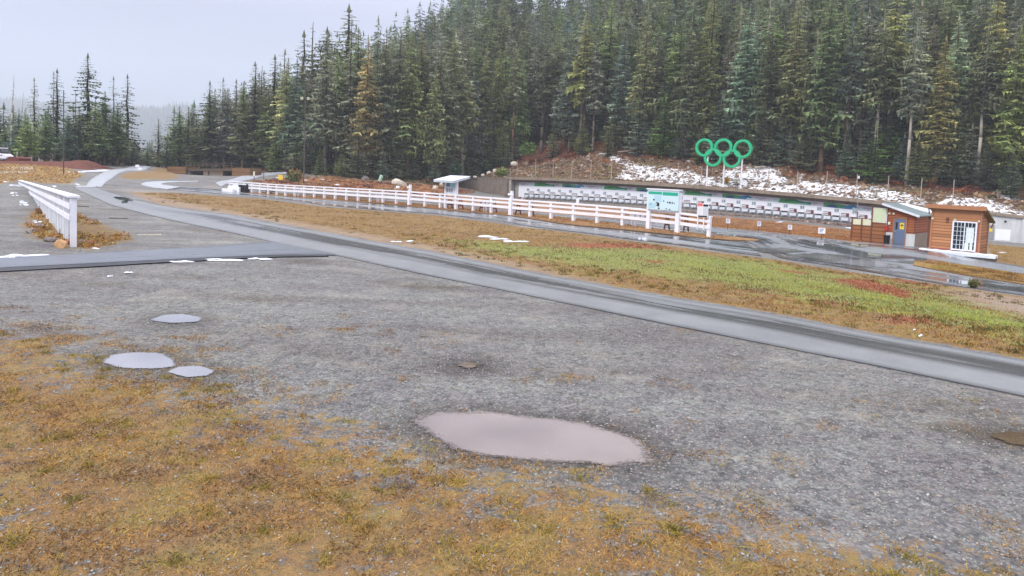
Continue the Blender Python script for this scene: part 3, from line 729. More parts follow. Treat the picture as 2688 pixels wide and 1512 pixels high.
# loose stones near the camera
def stones(name, x, y, sz, cols, label):
    n = len(x); z = gz(x, y)
    base = np.array([[1, 0, 0], [-1, 0, 0], [0, 1, 0], [0, -1, 0], [0, 0, 1], [0, 0, -1]], float)
    ff = np.array([[0, 2, 4], [2, 1, 4], [1, 3, 4], [3, 0, 4], [2, 0, 5], [1, 2, 5], [3, 1, 5], [0, 3, 5]])
    V = base[None] * (1 + rng.uniform(-.35, .35, (n, 6, 1))) + rng.normal(0, .15, (n, 6, 3))
    V *= np.c_[sz, sz * rng.uniform(.6, 1, n), sz * rng.uniform(.35, .7, n)][:, None]
    a = rng.uniform(0, 2 * np.pi, n); c_, s_ = np.cos(a)[:, None], np.sin(a)[:, None]
    X = V[:, :, 0] * c_ - V[:, :, 1] * s_; Y = V[:, :, 0] * s_ + V[:, :, 1] * c_
    V = np.dstack([X + x[:, None], Y + y[:, None], V[:, :, 2] + (z + sz * .12)[:, None]])
    F = (np.arange(n)[:, None, None] * 6 + ff[None]).reshape(-1, 3)
    o = bulk(name, V.reshape(-1, 3), F, STONE, col=np.repeat(cols, 6, 0)); return tag(o, label, 'gravel', kind='stuff')
x, y = scatter(130000, -.88, .88, 4.0, 30); y = 4 + (y - 4) * rng.random(len(y)) ** .9; x = x * 1.0
sdp = poly_sd(x, y, np.array([G(*q) for q in A_up[5:]] + [G(*q) for q in A_lo[5:]][::-1])); k = sdp > .15
mk = np.clip(.5 - poly_sd(x, y, FG) / 2.2, 0, 1); k &= rng.random(len(x)) > mk * .75
k &= poly_sd(x, y, INF) > .4
for q in PUDW: k &= poly_sd(x, y, q) > -.05
x, y = x[k], y[k]
cols = pick([(84, 86, 92), (132, 134, 136), (164, 168, 164), (166, 154, 146), (174, 174, 172), (196, 196, 194)], np.clip(rng.normal(.45, .2, len(x)), 0, 1))
cols *= .85
stones('gravel_stones', x, y, np.clip(rng.lognormal(-4.5, .36, len(x)), .005, .035), cols, 'loose grey and buff stones of the gravel yard')
# ------------------------------------------------------------------ shooting range shelter, built along one straight line
LANE = 2.85
Z0 = 158.5
_w0 = pt(1386, 519, Z0); _w25 = pt(2290, 597, Z0 * (1 - .010655 * 25))
WD = np.array([_w25[0] - _w0[0], _w25[1] - _w0[1]]); WD /= np.hypot(*WD)
WN = np.array([WD[1], -WD[0]])                      # horizontal normal, towards the camera
if WN @ (-_w0[:2]) < 0: WN = -WN
LANE = float(np.hypot(_w25[0] - _w0[0], _w25[1] - _w0[1])) / 25
def zofl(i): return Z0 * (1 - .010655 * i)
def uofl(i): return (1386 + 11.76 * i) / (1 - .010655 * i)
_bi = [(-8, 511), (0, 519.5), (10, 538.5), (16, 552), (21, 567.5), (24, 587 - 5), (27, 602), (32, 632)]
_ti = [(-2, 464.0), (0, 465.5), (8, 477.5), (15.5, 492), (20.7, 505.5), (24.5, 519.5), (27, 534.5), (31, 566), (34, 580)]
BI = np.array([(i, pt(uofl(i), v, zofl(i))[2]) for i, v in _bi])
TI = np.array([(i, pt(uofl(i), v, zofl(i) - 1.6)[2]) for i, v in _ti])
BF = np.polyfit(BI[:, 0], BI[:, 1], 2); TF = np.polyfit(TI[:, 0], TI[:, 1], 2)
def wb(i): return float(np.polyval(BF, i))
def wt(i): return float(np.polyval(TF, i))
def wp(i, off, z):
    p = _w0[:2] + WD * (i * LANE) + WN * off
    return (float(p[0]), float(p[1]), float(z))
WRZ = math.atan2(WD[1], WD[0])                       # local x along the wall, local -y towards the camera
def strip_pts(i0, i1, n): return [i0 + (i1 - i0) * k / n for k in range(n + 1)]
def wall_prism(mb, i0, i1, offs, zfun_lo, zfun_hi, n=14, mi=0):
    """a long slab following the wall: offs=(front,back)"""
    I = strip_pts(i0, i1, n); k = len(mb.v)
    for i in I:
        mb.v += [wp(i, offs[0], zfun_lo(i)), wp(i, offs[1], zfun_lo(i)), wp(i, offs[1], zfun_hi(i)), wp(i, offs[0], zfun_hi(i))]
    for a in range(n):
        b = k + a * 4
        for q in ((0, 1), (1, 2), (2, 3), (3, 0)): mb.f.append((b + q[0], b + q[1], b + 4 + q[1], b + 4 + q[0])); mb.mi.append(mi)
    mb.f.append((k, k + 1, k + 2, k + 3)); mb.mi.append(mi)
    e = k + n * 4; mb.f.append((e + 3, e + 2, e + 1, e)); mb.mi.append(mi)
base0 = wp(0, 0, 0)
sh = thing('range_shelter', (0, 0, 0), 'long grey concrete target shelter with overhanging roof edge across the range', 'shelter')
mb = MB(); wall_prism(mb, -1.35, 27.6, (0, -.5), lambda i: wb(i) - 1.6, lambda i: wt(i) - .62); mb.build('back_wall', CONC, sh)
mb = MB(); wall_prism(mb, -1.9, 27.6, (1.5, -1.2), lambda i: wt(i) - .52, lambda i: wt(i) - .04); mb.build('roof_slab', FASC, sh)
mb = MB(); wall_prism(mb, -1.92, 27.61, (1.62, 1.5), lambda i: wt(i) - .58, lambda i: wt(i) + .06); mb.build('roof_edge', FASC, sh)
mb = MB(); wall_prism(mb, -1.35, 27.55, (.45, .02), lambda i: wt(i) - 1.12, lambda i: wt(i) - .53); mb.build('shade_band', CONCD, sh)  # added band in darker concrete, painting in the shade under the roof edge
mb = MB(); wall_prism(mb, -1.62, -1.36, (1.45, -.4), lambda i: wb(i) - 1.4, lambda i: wt(i) - .53, 1); mb.build('end_wall', CONC, sh)
mb = MB(); wall_prism(mb, -1.3, 27.5, (.30, .02), lambda i: wb(i) - 1.2, lambda i: wb(i) - .02); mb.build('footing', CONC, sh)
# wing wall with its sloping top
wing = thing('wing_wall', (0, 0, 0), 'stained concrete wing wall with sloping top left of the target shelter', 'retaining wall')
mb = MB()
pa = [(-1.63, wb(-1) - 1.2), (-1.63, wt(-1.6) - .35), (-5.1, wt(-1.6) - .35), (-9.3, wb(-6) + .1), (-9.3, wb(-6) - 1.2)]
k = len(mb.v)
for off in (1.9, 1.5):
    for i, z in pa: mb.v.append(wp(i, off, z))
n_ = len(pa); mb.f.append(tuple(range(n_))); mb.f.append(tuple(range(2 * n_ - 1, n_ - 1, -1)))
for a in range(n_): b = (a + 1) % n_; mb.f.append((a, n_ + a, n_ + b, b))
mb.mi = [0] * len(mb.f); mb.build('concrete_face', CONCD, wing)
mb = MB(); mb.beam(wp(-5.0, 1.7, wt(-1.6) - .33), wp(-9.35, 1.7, wb(-6) + .14), .6, .12); mb.beam(wp(-1.64, 1.7, wt(-1.6) - .31), wp(-5.0, 1.7, wt(-1.6) - .31), .6, .1); mb.build('coping', FASC, wing)
# white facing and printed banner
fc = thing('range_facing', (0, 0, 0), 'long white panelled facing behind the row of targets', 'wall panel')
mb = MB(); wall_prism(mb, -.95, 26.9, (.06, .02), lambda i: wb(i), lambda i: wt(i) - 1.95); mb.build('white_panel', WALLW, fc)
ban = thing('banner', (0, 0, 0), 'long printed banner with green and blue mountain shapes, rings and lettering above the targets', 'banner')
mb = MB(); wall_prism(mb, -.95, 26.9, (.09, .062), lambda i: wt(i) - 1.94, lambda i: wt(i) - 1.13, 20); mb.build('backing', plain('banner_lilac', (206, 204, 216), .6, .05, 1), ban)
BG1 = plain('banner_green', (70, 152, 92), .6, .25, .9); BG2 = plain('banner_dark_green', (38, 118, 82), .6, .2, .9); BB1 = plain('banner_blue', (58, 130, 176), .6, .25, .9)
BB2 = plain('banner_navy', (44, 76, 140), .6, .2, 1); BT = plain('banner_teal', (120, 180, 178), .6, .3, 1.2); BW = plain('banner_pale', (196, 220, 226), .6, .2, 1.5)
def ban_shape(name, mat, i0, pts, off):
    """pts in metres along the wall from lane i0 and 0..1 of the banner height"""
    mb = MB(); k = 0
    for o_ in (off, off - .006):
        for s_, h in pts:
            i = i0 + s_ / LANE; mb.v.append(wp(i, o_, wt(i) - 1.94 + .81 * h))
    n_ = len(pts); mb.f.append(tuple(range(n_))); mb.f.append(tuple(range(2 * n_ - 1, n_ - 1, -1)))
    for a in range(n_): b = (a + 1) % n_; mb.f.append((a, n_ + a, n_ + b, b))
    mb.mi = [0] * len(mb.f); return mb.build(name, mat, ban)
def wall_text(txt, size, i, z, off, mat, parent, sx=1.0):
    v, f = text_geo(txt, size); mb = MB()
    X = np.array(v); P = np.array(wp(i, off, z))
    W = P[None] + X[:, :1] * sx * np.r_[WD, 0][None] + X[:, 1:2] * np.array([[0, 0, 1.0]]) + X[:, 2:3] * np.r_[WN, 0][None]
    mb.add(W, f); return mb.build('lettering', mat, parent)
def ring_geo(r, wd, n=28):
    v, f = [], []
    for k in range(n):
        a = 2 * math.pi * k / n
        for rr in (r - wd / 2, r + wd / 2): v.append((rr * math.cos(a), rr * math.sin(a)))
    for k in range(n):
        a, b = 2 * k, 2 * ((k + 1) % n); f.append((a, a + 1, b + 1, b))
    return v, f
for q in range(5):
    c = -.55 + 6.33 * q
    if c < 26.5:
        zc = wt(c) - 1.94 + .81 * .62
        wall_text('vancouver', .42, c, zc, .10, INKG, ban, 1.15); wall_text('2010', .30, c, zc - .30, .10, INKG, ban, 1.2)
    g0 = c + .55
    if g0 + 2 < 26.9:
        ban_shape('pale_peaks', BW, g0, [(0, 0), (.5, .75), (.9, .3), (1.3, .95), (2.2, 0)], .096)
        ban_shape('green_hills', BG1, g0, [(1.6, 0), (1.9, .98), (4.4, .98), (6.4, .55), (7.2, .7), (7.2, 0)], .100)
        ban_shape('dark_green_ridge', BG2, g0, [(2.6, .5), (3.4, .97), (4.6, .97), (6.0, .55), (7.1, .66), (7.1, .4), (5.4, .30), (4.3, .6)], .108)
        ban_shape('teal_valley', BT, g0, [(4.6, .03), (5.2, .3), (6.3, .34), (7.1, .12), (7.1, .03)], .114)
    r0 = c + 3.15
    if r0 + .6 < 26.9:
        mb = MB(); zc = wt(r0) - 1.94 + .81 * .55
        for (dx, dz) in ((-.42, .10), (0, .10), (.42, .10), (-.21, -.10), (.21, -.10)):
            v, f = ring_geo(.17, .045)
            P = np.array(wp(r0 + .1, .10, zc)); X = np.array(v) + np.array([[dx, dz]])
            mb.add(P[None] + X[:, :1] * np.r_[WD, 0][None] + X[:, 1:] * np.array([[0, 0, 1.0]]), f)
        mb.build('ring_emblem', INKG, ban)
    b0 = c + 3.75
    if b0 + 2 < 26.9:
        ban_shape('green_meadow', BG1, b0, [(.1, .0), (.1, .9), (1.6, .98), (4.4, .6), (4.4, 0)], .096)
        ban_shape('navy_hill', BB2, b0, [(.5, .03), (.9, .45), (1.6, .62), (2.2, .5), (2.6, .03)], .104)
        ban_shape('blue_peak', BB1, b0, [(2.8, .0), (4.3, .86), (5.0, .98), (5.7, .55), (6.1, .0)], .110)
        ban_shape('pale_glacier', BW, b0, [(4.6, .03), (5.0, .5), (5.4, .32), (5.9, .5), (7.0, .03)], .116)

# lane number signs, targets and racks
tb = BLACK
def make_target():
    r = thing('target', (0, 0, 0), 'x', 'target', WRZ, 'white targets along the range wall')
    MB().box(-.56, .56, -.10, .10, .98, 1.40).build('housing', WHITE, r)
    MB().box(-.5, .5, -.15, -.102, .76, .97).build('aperture_strip', INK, r)
    MB().box(-.5, .5, -.06, .04, .22, .72).build('lower_panel', WHITE2, r)
    for x_ in (-.58, .58): MB().beam((x_, .0, -.15), (x_, .0, 1.0), .05, .05).build('leg', GREYW, r)
    for z in (.76, .18): MB().beam((-.555, 0, z), (.555, 0, z), .05, .05).build('cross_bar', GREYW, r)
    return r
def make_rack(red):
    r = thing('target_rack', (0, 0, 0), 'x', 'target rack', WRZ, 'barred racks between the targets')
    for z in (1.44, 1.16, .88): MB().box(-.62, .62, -.08, .0, z - .06, z + .06).build('bar', DARKW, r)
    for z in (1.30, 1.02): MB().box(-.6, .6 - (.42 if red else 0), -.06, -.01, z - .075, z + .075).build('white_strip', WHITE, r)
    MB().box(-.55, .55, -.06, .04, .22, .74).build('lower_panel', WHITE2, r)
    for x_ in (-.6, .6): MB().beam((x_, .04, -.15), (x_, .04, 1.46), .05, .05).build('leg', GREYW, r)
    if red: MB().box(.2, .62, -.09, -.02, .90, 1.40).build('red_block', plain('faded_red_block', (112, 50, 60), .6, .2, 3) if 'faded_red_block' not in bpy.data.materials else bpy.data.materials['faded_red_block'], r)
    return r
T0 = make_target(); R0_ = make_rack(False); R1_ = make_rack(True)
used = set()
def put(proto, loc, label):
    if proto.name not in used:
        used.add(proto.name); proto.location = loc; proto['label'] = label; return proto
    return dup(proto, loc, None, label)
for i in range(26):
    o = ORD[i]
    put(T0, wp(i + .02, .75, wb(i)), 'white target box with black slot, %s from the left end of the range wall' % o)
    if i < 25: put(R1_ if i >= 14 else R0_, wp(i + .52, .75, wb(i + .5)), ('barred target rack with dark red block, %s from the left along the range wall' if i >= 14 else 'brown barred target rack with white strips, %s from the left along the range wall') % o)
    s = thing('lane_sign', wp(i, .10, wb(i) + 1.55), 'small two-digit lane number sign, %s from the left on the white facing' % o, 'number sign', WRZ, 'lane number signs')
    num = '%02d' % (30 - i)
    for k, dx in ((0, -.19), (1, .19)):
        MB().box(dx - .16, dx + .16, -.03, .0, .0, .56).build('plate', bpy.data.materials.get('plate_grey') or plain('plate_grey', (168, 182, 190), .5, .06, 2), s)
        v, f = text_geo(num[k], .62); mb = MB(); mb.add([(x_ + dx, -.034 - z_, y_ + .28) for x_, y_, z_ in v], f); mb.build('digit', INKG, s)
# torn red streamer on one target
i = 24.2
rs = MB(); rs.beam(wp(i, .98, wb(i) + .5), wp(i + .03, .98, wb(i) + 1.9), .16, .03); rs.beam(wp(i - .12, 1.0, wb(i) + .95), wp(i + .2, 1.0, wb(i) + 1.3), .12, .03)
tag(rs.build('red_streamer', REDP), 'red streamer hanging over a target near the right end of the wall', 'streamer')

# ------------------------------------------------------------------ concrete service building at the right end of the wall
sb = thing('service_building', (0, 0, 0), 'pale concrete service building with grey door at the right end of the shelter', 'building')
zb_ = lambda i: gz1(*wp(i, 3.2, 0)[:2])
mb = MB(); wall_prism(mb, 27.62, 38, (3.2, -3), lambda i: zb_(30) - 1.5, lambda i: wt(i) - .32, 10); mb.build('wall', CONCL, sb)
mb = MB(); wall_prism(mb, 27.62, 38, (3.5, -3), lambda i: wt(i) - .30, lambda i: wt(i) + .05, 10); mb.build('roof', FASC, sb)
def wbox(i0, i1, o0, o1, z0, z1):
    mb = MB(); wall_prism(mb, i0, i1, (o1, o0), lambda i: z0, lambda i: z1, 1); return mb
def li(u, off=3.2):
    """lane coordinate whose front plane is seen at column u (level z about 0)"""
    a, b = -12., 45.
    for _ in range(40):
        c = (a + b) / 2; P = np.array(wp(c, off, -1)) - CAM
        uu = UC + FPX * (P @ _R) / (P @ _F)
        if uu < u: a = c
        else: b = c
    return c
zd = pt(2603, 633, 101)[2]
MBd = wbox(li(2595), li(2612), 3.21, 3.26, zd, zd + 2.15); dr = MBd.build('door', GREYW, sb)
wbox(li(2599), li(2607), 3.265, 3.29, zd + 1.25, zd + 1.72).build('yellow_notice', YELLOW, dr)
wbox(li(2594), li(2613), 3.205, 3.235, zd + 2.16, zd + 2.26).build('lintel', CONC, sb)
wbox(li(2615), li(2655), 3.21, 3.24, zd + .05, zd + 1.7).build('white_patch', WALLW, sb)
wbox(li(2636), li(2642), 3.21, 3.30, zd + 2.75, zd + 3.05).build('vent', BLACK, sb)
wbox(li(2684), li(2692), 3.21, 3.6, zd - 1, zd + 3.4).build('buttress', CONCL, sb)

# ------------------------------------------------------------------ ring sculpture on the roof
ri = 16.4
rp = thing('ring_sculpture', wp(ri, 1.0, wt(ri) - .04), 'five interlocked green rings on three white posts above the range wall', 'sculpture', WRZ)
Zr = 130.5; SCR = Zr / FPX / .945
RR = 24 * Zr / FPX
def loc_r(u, v):
    # plane of the sculpture
    d = _F + (u - UC) / FPX * _R + (VPP - v) / FPX * _U
    nrm = np.r_[WN, 0]; o_ = np.array(rp.location)
    P = CAM + d * ((o_ - CAM) @ nrm) / (d @ nrm)
    return float((P - o_) @ np.r_[WD, 0]), float(P[2] - o_[2])
for (u, v) in [(1849.5, 387.5), (1899, 388), (1950, 391), (1872, 413.5), (1921.5, 416.5)]:
    cx, cz = loc_r(u, v); mb = MB(); n_ = 48
    front = (u in (1849.5, 1899, 1950)); dy = -.02 if front else .02
    ro, rin, dp = RR * 1.0, RR * .735, .34
    prof = [(rin, -dp + .04), (rin + .05, -dp), (ro - .05, -dp), (ro, -dp + .04), (ro, dp - .04), (ro - .05, dp), (rin + .05, dp), (rin, dp - .04)]
    for k in range(n_):
        a = 2 * math.pi * k / n_
        for r_, y_ in prof: mb.v.append((cx + r_ * math.cos(a), y_ + dy, cz + r_ * math.sin(a)))
    m_ = len(prof)
    for k in range(n_):
        for j in range(m_):
            a = k * m_ + j; b = k * m_ + (j + 1) % m_; c_ = ((k + 1) % n_) * m_ + (j + 1) % m_; d_ = ((k + 1) % n_) * m_ + j
            mb.f.append((a, b, c_, d_)); mb.mi.append(0)
    mb.build('ring', RINGG, rp)
for (u, v0, v1) in [(1853.5, 488, 410), (1897.5, 491, 404), (1943.5, 494, 415)]:
    x0, z0 = loc_r(u, v0); x1, z1 = loc_r(u + 3, v1)
    mb = MB(); mb.cyl((x0, .12, -.1), (x0, .12, z1), .145, .145, 10); p_ = mb.build('post', WHITE, rp, smooth=False)
    MB().box(x0 - .32, x0 + .32, -.2, .44, -.1, .16).build('base_plate', WHITE2, rp)

# ------------------------------------------------------------------ net posts on the embankment above the roof
net_u = [(1337, 442, 463), (1355, 423, 465), (1403, 422, 468), (1449, 422, 470), (1498, 426, 472), (1548, 426, 474), (1602, 430, 477), (1658, 430, 479), (1715, 440, 482), (1776, 438, 486),
         (1838, 442, 489), (2013, 445, 498), (2088, 450, 503), (2165, 453, 512), (2244, 457, 516), (2326, 462, 524), (2413, 470, 535), (2497, 476, 545)]
for k, (u, v0, v1) in enumerate(net_u):
    i = li(u, -2.0); P = wp(i, -2.0, wt(i) - .1); zz = zofl(i) + 2.0
    h = (v1 - v0) / FPX * zz + .4
    t_ = thing('net_post', P, 'thin bare post on the bank above the roof, %s from the left' % ORD[k], 'post', 0, 'thin posts above the range roof')
    MB().cyl((0, 0, -.6), (0, 0, h), .075, .06, 6).build('pole', bpy.data.materials.get('net_post_wood') or plain('net_post_wood', (176, 160, 150), .7, .15, 3), t_)
    if k in (14,): MB().box(.06, .42, -.03, .03, h - .8, h - .35).build('tag_plate', WHITE2, t_)

# ------------------------------------------------------------------ shed, screen and hut share one orientation
HD = np.array([.72, -.694]); HD /= np.hypot(*HD); HRZ = math.atan2(HD[1], HD[0])     # local x along the front, local +y to the back
def hutpt(u, v, Z): return pt(u, v, Z)
# -- timing hut
P = hutpt(2441.5, 651, 47); 
hut = thing('timing_hut', (P[0], P[1], P[2]), 'brown wooden hut with large white grid window and mono-pitch roof', 'hut', HRZ)
W_, D_, HF, HB = 2.78, 2.5, 2.78, 2.05
mb = MB(); mb.prism([(0, 0), (W_, 0), (W_, HF), (0, HF)], 0, .08)
mb.v = []; mb.f = []; mb.mi = []
k = 0
mb.v = [(0, 0, -.3), (W_, 0, -.3), (W_, D_, -.3), (0, D_, -.3), (0, 0, HF), (W_, 0, HF), (W_, D_, HB), (0, D_, HB)]
mb.f = [(0, 1, 5, 4), (1, 2, 6, 5), (2, 3, 7, 6), (3, 0, 4, 7), (4, 5, 6, 7), (3, 2, 1, 0)]; mb.mi = [0] * 6
mb.build('wall', SIDING, hut)
# sloping roof with overhang
sl = (HB - HF) / D_
def rz_(y): return HF + sl * y
mb = MB(); y0, y1 = -.30, D_ + .75
mb.v = [(-.30, y0, rz_(y0) + .02), (W_ + .30, y0, rz_(y0) + .02), (W_ + .30, y1, rz_(y1) + .02), (-.30, y1, rz_(y1) + .02),
        (-.30, y0, rz_(y0) + .12), (W_ + .30, y0, rz_(y0) + .12), (W_ + .30, y1, rz_(y1) + .12), (-.30, y1, rz_(y1) + .12)]
mb.f = [(0, 1, 5, 4), (1, 2, 6, 5), (2, 3, 7, 6), (3, 0, 4, 7), (4, 5, 6, 7), (3, 2, 1, 0)]; mb.mi = [0] * 6
rf = mb.build('roof', plain('roof_boards', (120, 104, 70), .7, .2, 3), hut)
mb = MB(); mb.box(-.34, W_ + .34, -.36, -.302, rz_(-.3) - .12, rz_(-.3) + .15); mb.build('fascia', CEDAR, rf)
for x_ in (-.2, W_ + .2): MB().beam((x_, 0.02, HF - .45), (x_, -.28, HF - .02), .06, .06).build('bracket', CEDARD, rf)
MB().beam((W_ + .2, D_ + .02, HB - .5), (W_ + .2, D_ + .6, HB - .22), .06, .06).build('bracket', CEDARD, rf)
for (x_, y_) in ((-.015, -.012), (W_ + .015, -.012), (W_ + .015, D_ + .012)):
    MB().box(x_ - .05, x_ + .05, y_ - .04, y_ + .04, -.25, (HF if y_ < 1 else HB) - .02).build('corner_board', CEDAR, hut)
MB().box(.06, W_ - .06, -.03, -.004, HF - .62, HF - .02).build('header_board', CEDAR, hut)
MB().box(.06, W_ - .06, -.028, -.004, -.28, .06).build('skirt_board', plain('pinkish_trim', (150, 88, 80), .65, .15, 3), hut)
wx0, wx1, wz0, wz1 = 1.22, 2.62, .02, 1.98
wn_ = MB(); 
for a in ((wx0, wx0 + .09, wz0, wz1), (wx1 - .09, wx1, wz0, wz1)): wn_.box(a[0], a[1], -.09, -.005, a[2], a[3])
for a in ((wx0 + .09, wx1 - .09, wz0, wz0 + .09), (wx0 + .09, wx1 - .09, wz1 - .09, wz1)): wn_.box(a[0], a[1], -.09, -.005, a[2], a[3])
win = wn_.build('window', WHITE, hut)
MB().box(wx0 + .09, wx1 - .09, -.03, -.01, wz0 + .09, wz1 - .09).build('pane', GLASS, win)
g = MB()
for k in range(1, 6):
    x_ = wx0 + .09 + (wx1 - wx0 - .18) * k / 6; g.box(x_ - (.03 if k == 3 else .012), x_ + (.03 if k == 3 else .012), -.075, -.045, wz0 + .09, wz1 - .09)
for k in range(1, 6):
    z_ = wz0 + .09 + (wz1 - wz0 - .18) * k / 6; g.box(wx0 + .09, wx1 - .09, -.068, -.050, z_ - .012, z_ + .012)
g.build('grid_bars', WHITE2, win)
MB().box(wx0 + .8, wx1 - .16, -.044, -.031, wz0 + .55, wz1 - .42).build('curtain', CURT, win)
MB().box(wx0 + .76, wx0 + .98, -.044, -.031, wz0 + .1, wz0 + .54).build('curtain', CURT, win)
MB().box(wx0 + 1.05, wx1 - .2, -.044, -.031, wz0 + .1, wz0 + .54).build('curtain', CURT, win)
MB().box(wx1 + .02, W_ - .06, -.028, -.004, .06, 2.0).build('side_panel', bpy.data.materials['pinkish_trim'], hut)
for x_ in (.04, 1.35, W_ - .08): 
    mb = MB(); mb.cyl((x_, -.03, HF - .72), (x_, -.14, HF - .74), .055, .075, 10); mb.build('floodlight', CREAM, hut)
mb = MB(); mb.box(.84, .98, -.12, -.01, 1.98, 2.16); mb.cyl((.91, -.09, 1.98), (.91, -.10, 1.90), .06, .08, 10); mb.build('wall_lamp', CEDARD, hut)
# snow covered step in front
st = thing('step', (P[0], P[1], P[2]), 'low wooden step along the front of the hut, covered in snow', 'step', HRZ)
mb = MB(); mb.box(-.45, W_ + 1.05, -.95, -.1, -.5, -.17); mb.build('deck', DARKW, st)
V = []; nn_ = 40
mb = MB()
for k in range(nn_ + 1):
    x_ = -.5 + (W_ + 1.6) * k / nn_; e0 = .03 * math.sin(k * 1.7) + .02 * math.sin(k * 4.1)
    mb.v += [(x_, -1.02 + e0, -.26), (x_, -1.0 + e0, -.08), (x_, -.55, -.02 + .03 * math.sin(k * .9)), (x_, -.1 + e0, -.05), (x_, -.1 + e0, -.2)]
for k in range(nn_):
    for j in range(4): a = k * 5 + j; mb.f.append((a, a + 1, a + 6, a + 5)); mb.mi.append(0)
mb.f += [(0, 1, 2, 3, 4), tuple(nn_ * 5 + q for q in (4, 3, 2, 1, 0))]; mb.mi += [0, 0]
mb.build('snow_cover', SNOW, st, smooth=False)
# -- shed with the blue grey door
Pc = pt(2399, 645.5, 53.3)
shed = thing('shed', (Pc[0], Pc[1], Pc[2]), 'red brown shed with blue grey door and sloping grey metal roof', 'shed', HRZ)
SW, SD = 2.02, 3.7; HL, HR = 2.98, 2.36
mb = MB(); mb.v = [(-SW, 0, .93), (0, 0, .93), (0, SD, .93), (-SW, SD, .93), (-SW, 0, HL), (0, 0, HR), (0, SD, HR), (-SW, SD, HL)]
mb.f = [(0, 1, 5, 4), (1, 2, 6, 5), (2, 3, 7, 6), (3, 0, 4, 7), (4, 5, 6, 7), (3, 2, 1, 0)]; mb.mi = [0] * 6; mb.build('wall', SIDING2, shed)
mb = MB(); mb.box(-SW - .02, .02, -.03, SD + .02, -.4, .925); mb.build('plinth', CONC, shed)
MB().box(-.62, .03, -.06, -.032, -.3, .90).build('plinth_facing', CONCL, shed); MB().box(-SW, -1.52, -.06, -.032, -.3, .90).build('plinth_facing', CONCL, shed)
MB().box(.022, .05, .06, SD - .1, -.3, .90).build('side_panel', plain('taupe_panel', (142, 126, 110), .7, .12, 2), shed)
sl2 = (HR - HL) / SW
def rs_(x_): return HR + sl2 * x_ + .03
mb = MB(); xa, xb = -SW - .35, .32; ya, yb = -.35, SD + .2
mb.v = [(xa, ya, rs_(xa)), (xb, ya, rs_(xb)), (xb, yb, rs_(xb)), (xa, yb, rs_(xa))] + [(x_, y_, z_ + .09) for x_, y_, z_ in [(xa, ya, rs_(xa)), (xb, ya, rs_(xb)), (xb, yb, rs_(xb)), (xa, yb, rs_(xa))]]
mb.f = [(0, 1, 5, 4), (1, 2, 6, 5), (2, 3, 7, 6), (3, 0, 4, 7), (4, 5, 6, 7), (3, 2, 1, 0)]; mb.mi = [0] * 6
rf = mb.build('roof', ROOFM, shed)
mb = MB()
for k in range(1, 7):
    y_ = ya + (yb - ya) * k / 7; mb.beam((xa + .02, y_, rs_(xa) + .105), (xb - .02, y_, rs_(xb) + .105), .03, .03)
mb.build('seam', ROOFM, rf)
MB().beam((xa, ya - .02, rs_(xa) + .02), (xb, ya - .02, rs_(xb) + .02), .04, .16).build('fascia', WHITE2, rf)
mb = MB(); mb.box(-1.46, -.66, -.075, -.045, .0, 2.02); dr = mb.build('door', DOORB, shed)
mb = MB(); mb.box(-1.54, -1.465, -.10, -.04, 0, 2.12); mb.box(-.655, -.58, -.10, -.04, 0, 2.12); mb.box(-1.465, -.655, -.10, -.04, 2.03, 2.12); mb.build('door_frame', CEDAR, shed)
MB().box(-1.62, -.52, -.16, -.04, 2.14, 2.20).build('door_head', CEDAR, shed)
MB().box(-1.36, -1.22, -.085, -.077, 1.2, 1.75).build('pane', DGLASS, dr)
nb_ = MB(); nb_.box(-1.06, -.76, -.088, -.078, 1.22, 1.72); yn = nb_.build('notice', YELLOW, dr)
mb = MB(); mb.box(-1.02, -.80, -.094, -.0885, 1.48, 1.55); mb.box(-.96, -.86, -.094, -.0885, 1.58, 1.64); mb.box(-.94, -.88, -.094, -.0885, 1.36, 1.42); mb.build('dark_marks', INK, yn)
mb = MB(); mb.cyl((-1.40, -.08, 1.0), (-1.40, -.16, 1.0), .035, .035, 8); mb.beam((-1.42, -.15, .98), (-1.30, -.15, .98), .03, .03); mb.build('handle', GREYW, dr)
for x_ in (-1.86, -1.56): mb = MB(); mb.cyl((x_, -.02, 2.42), (x_, -.14, 2.40), .06, .08, 10); mb.build('floodlight', CREAM, shed)
MB().box(-1.92, -1.76, -.1, -.02, 1.52, 1.74).build('switch_box', CREAM, shed)
MB().box(-SW - .12, -SW + .14, -.16, -.03, 1.02, 1.36).build('red_box', REDP, shed)
for x_, z_ in ((-SW + .03, HL), (-.03, HR)): MB().box(x_ - .045, x_ + .045, -.035, .03, .94, z_ - .1).build('corner_board', CEDARD, shed)
# bin beside the door
def onhut(root, x_, y_):
    c, s = math.cos(HRZ), math.sin(HRZ); return (root.location.x + x_ * c - y_ * s, root.location.y + x_ * s + y_ * c)
bx = onhut(shed, -SW + .22, -.55)
bn = thing('bin', (bx[0], bx[1], Pc[2] + .02), 'black dustbin standing left of the blue grey door', 'bin')
mb = MB(); mb.cyl((0, 0, 0), (0, 0, .62), .19, .24, 16); mb.build('body', BLACK, bn); mb = MB(); mb.cyl((0, 0, .622), (0, 0, .68), .26, .25, 16); mb.build('rim', BLACK, bn)
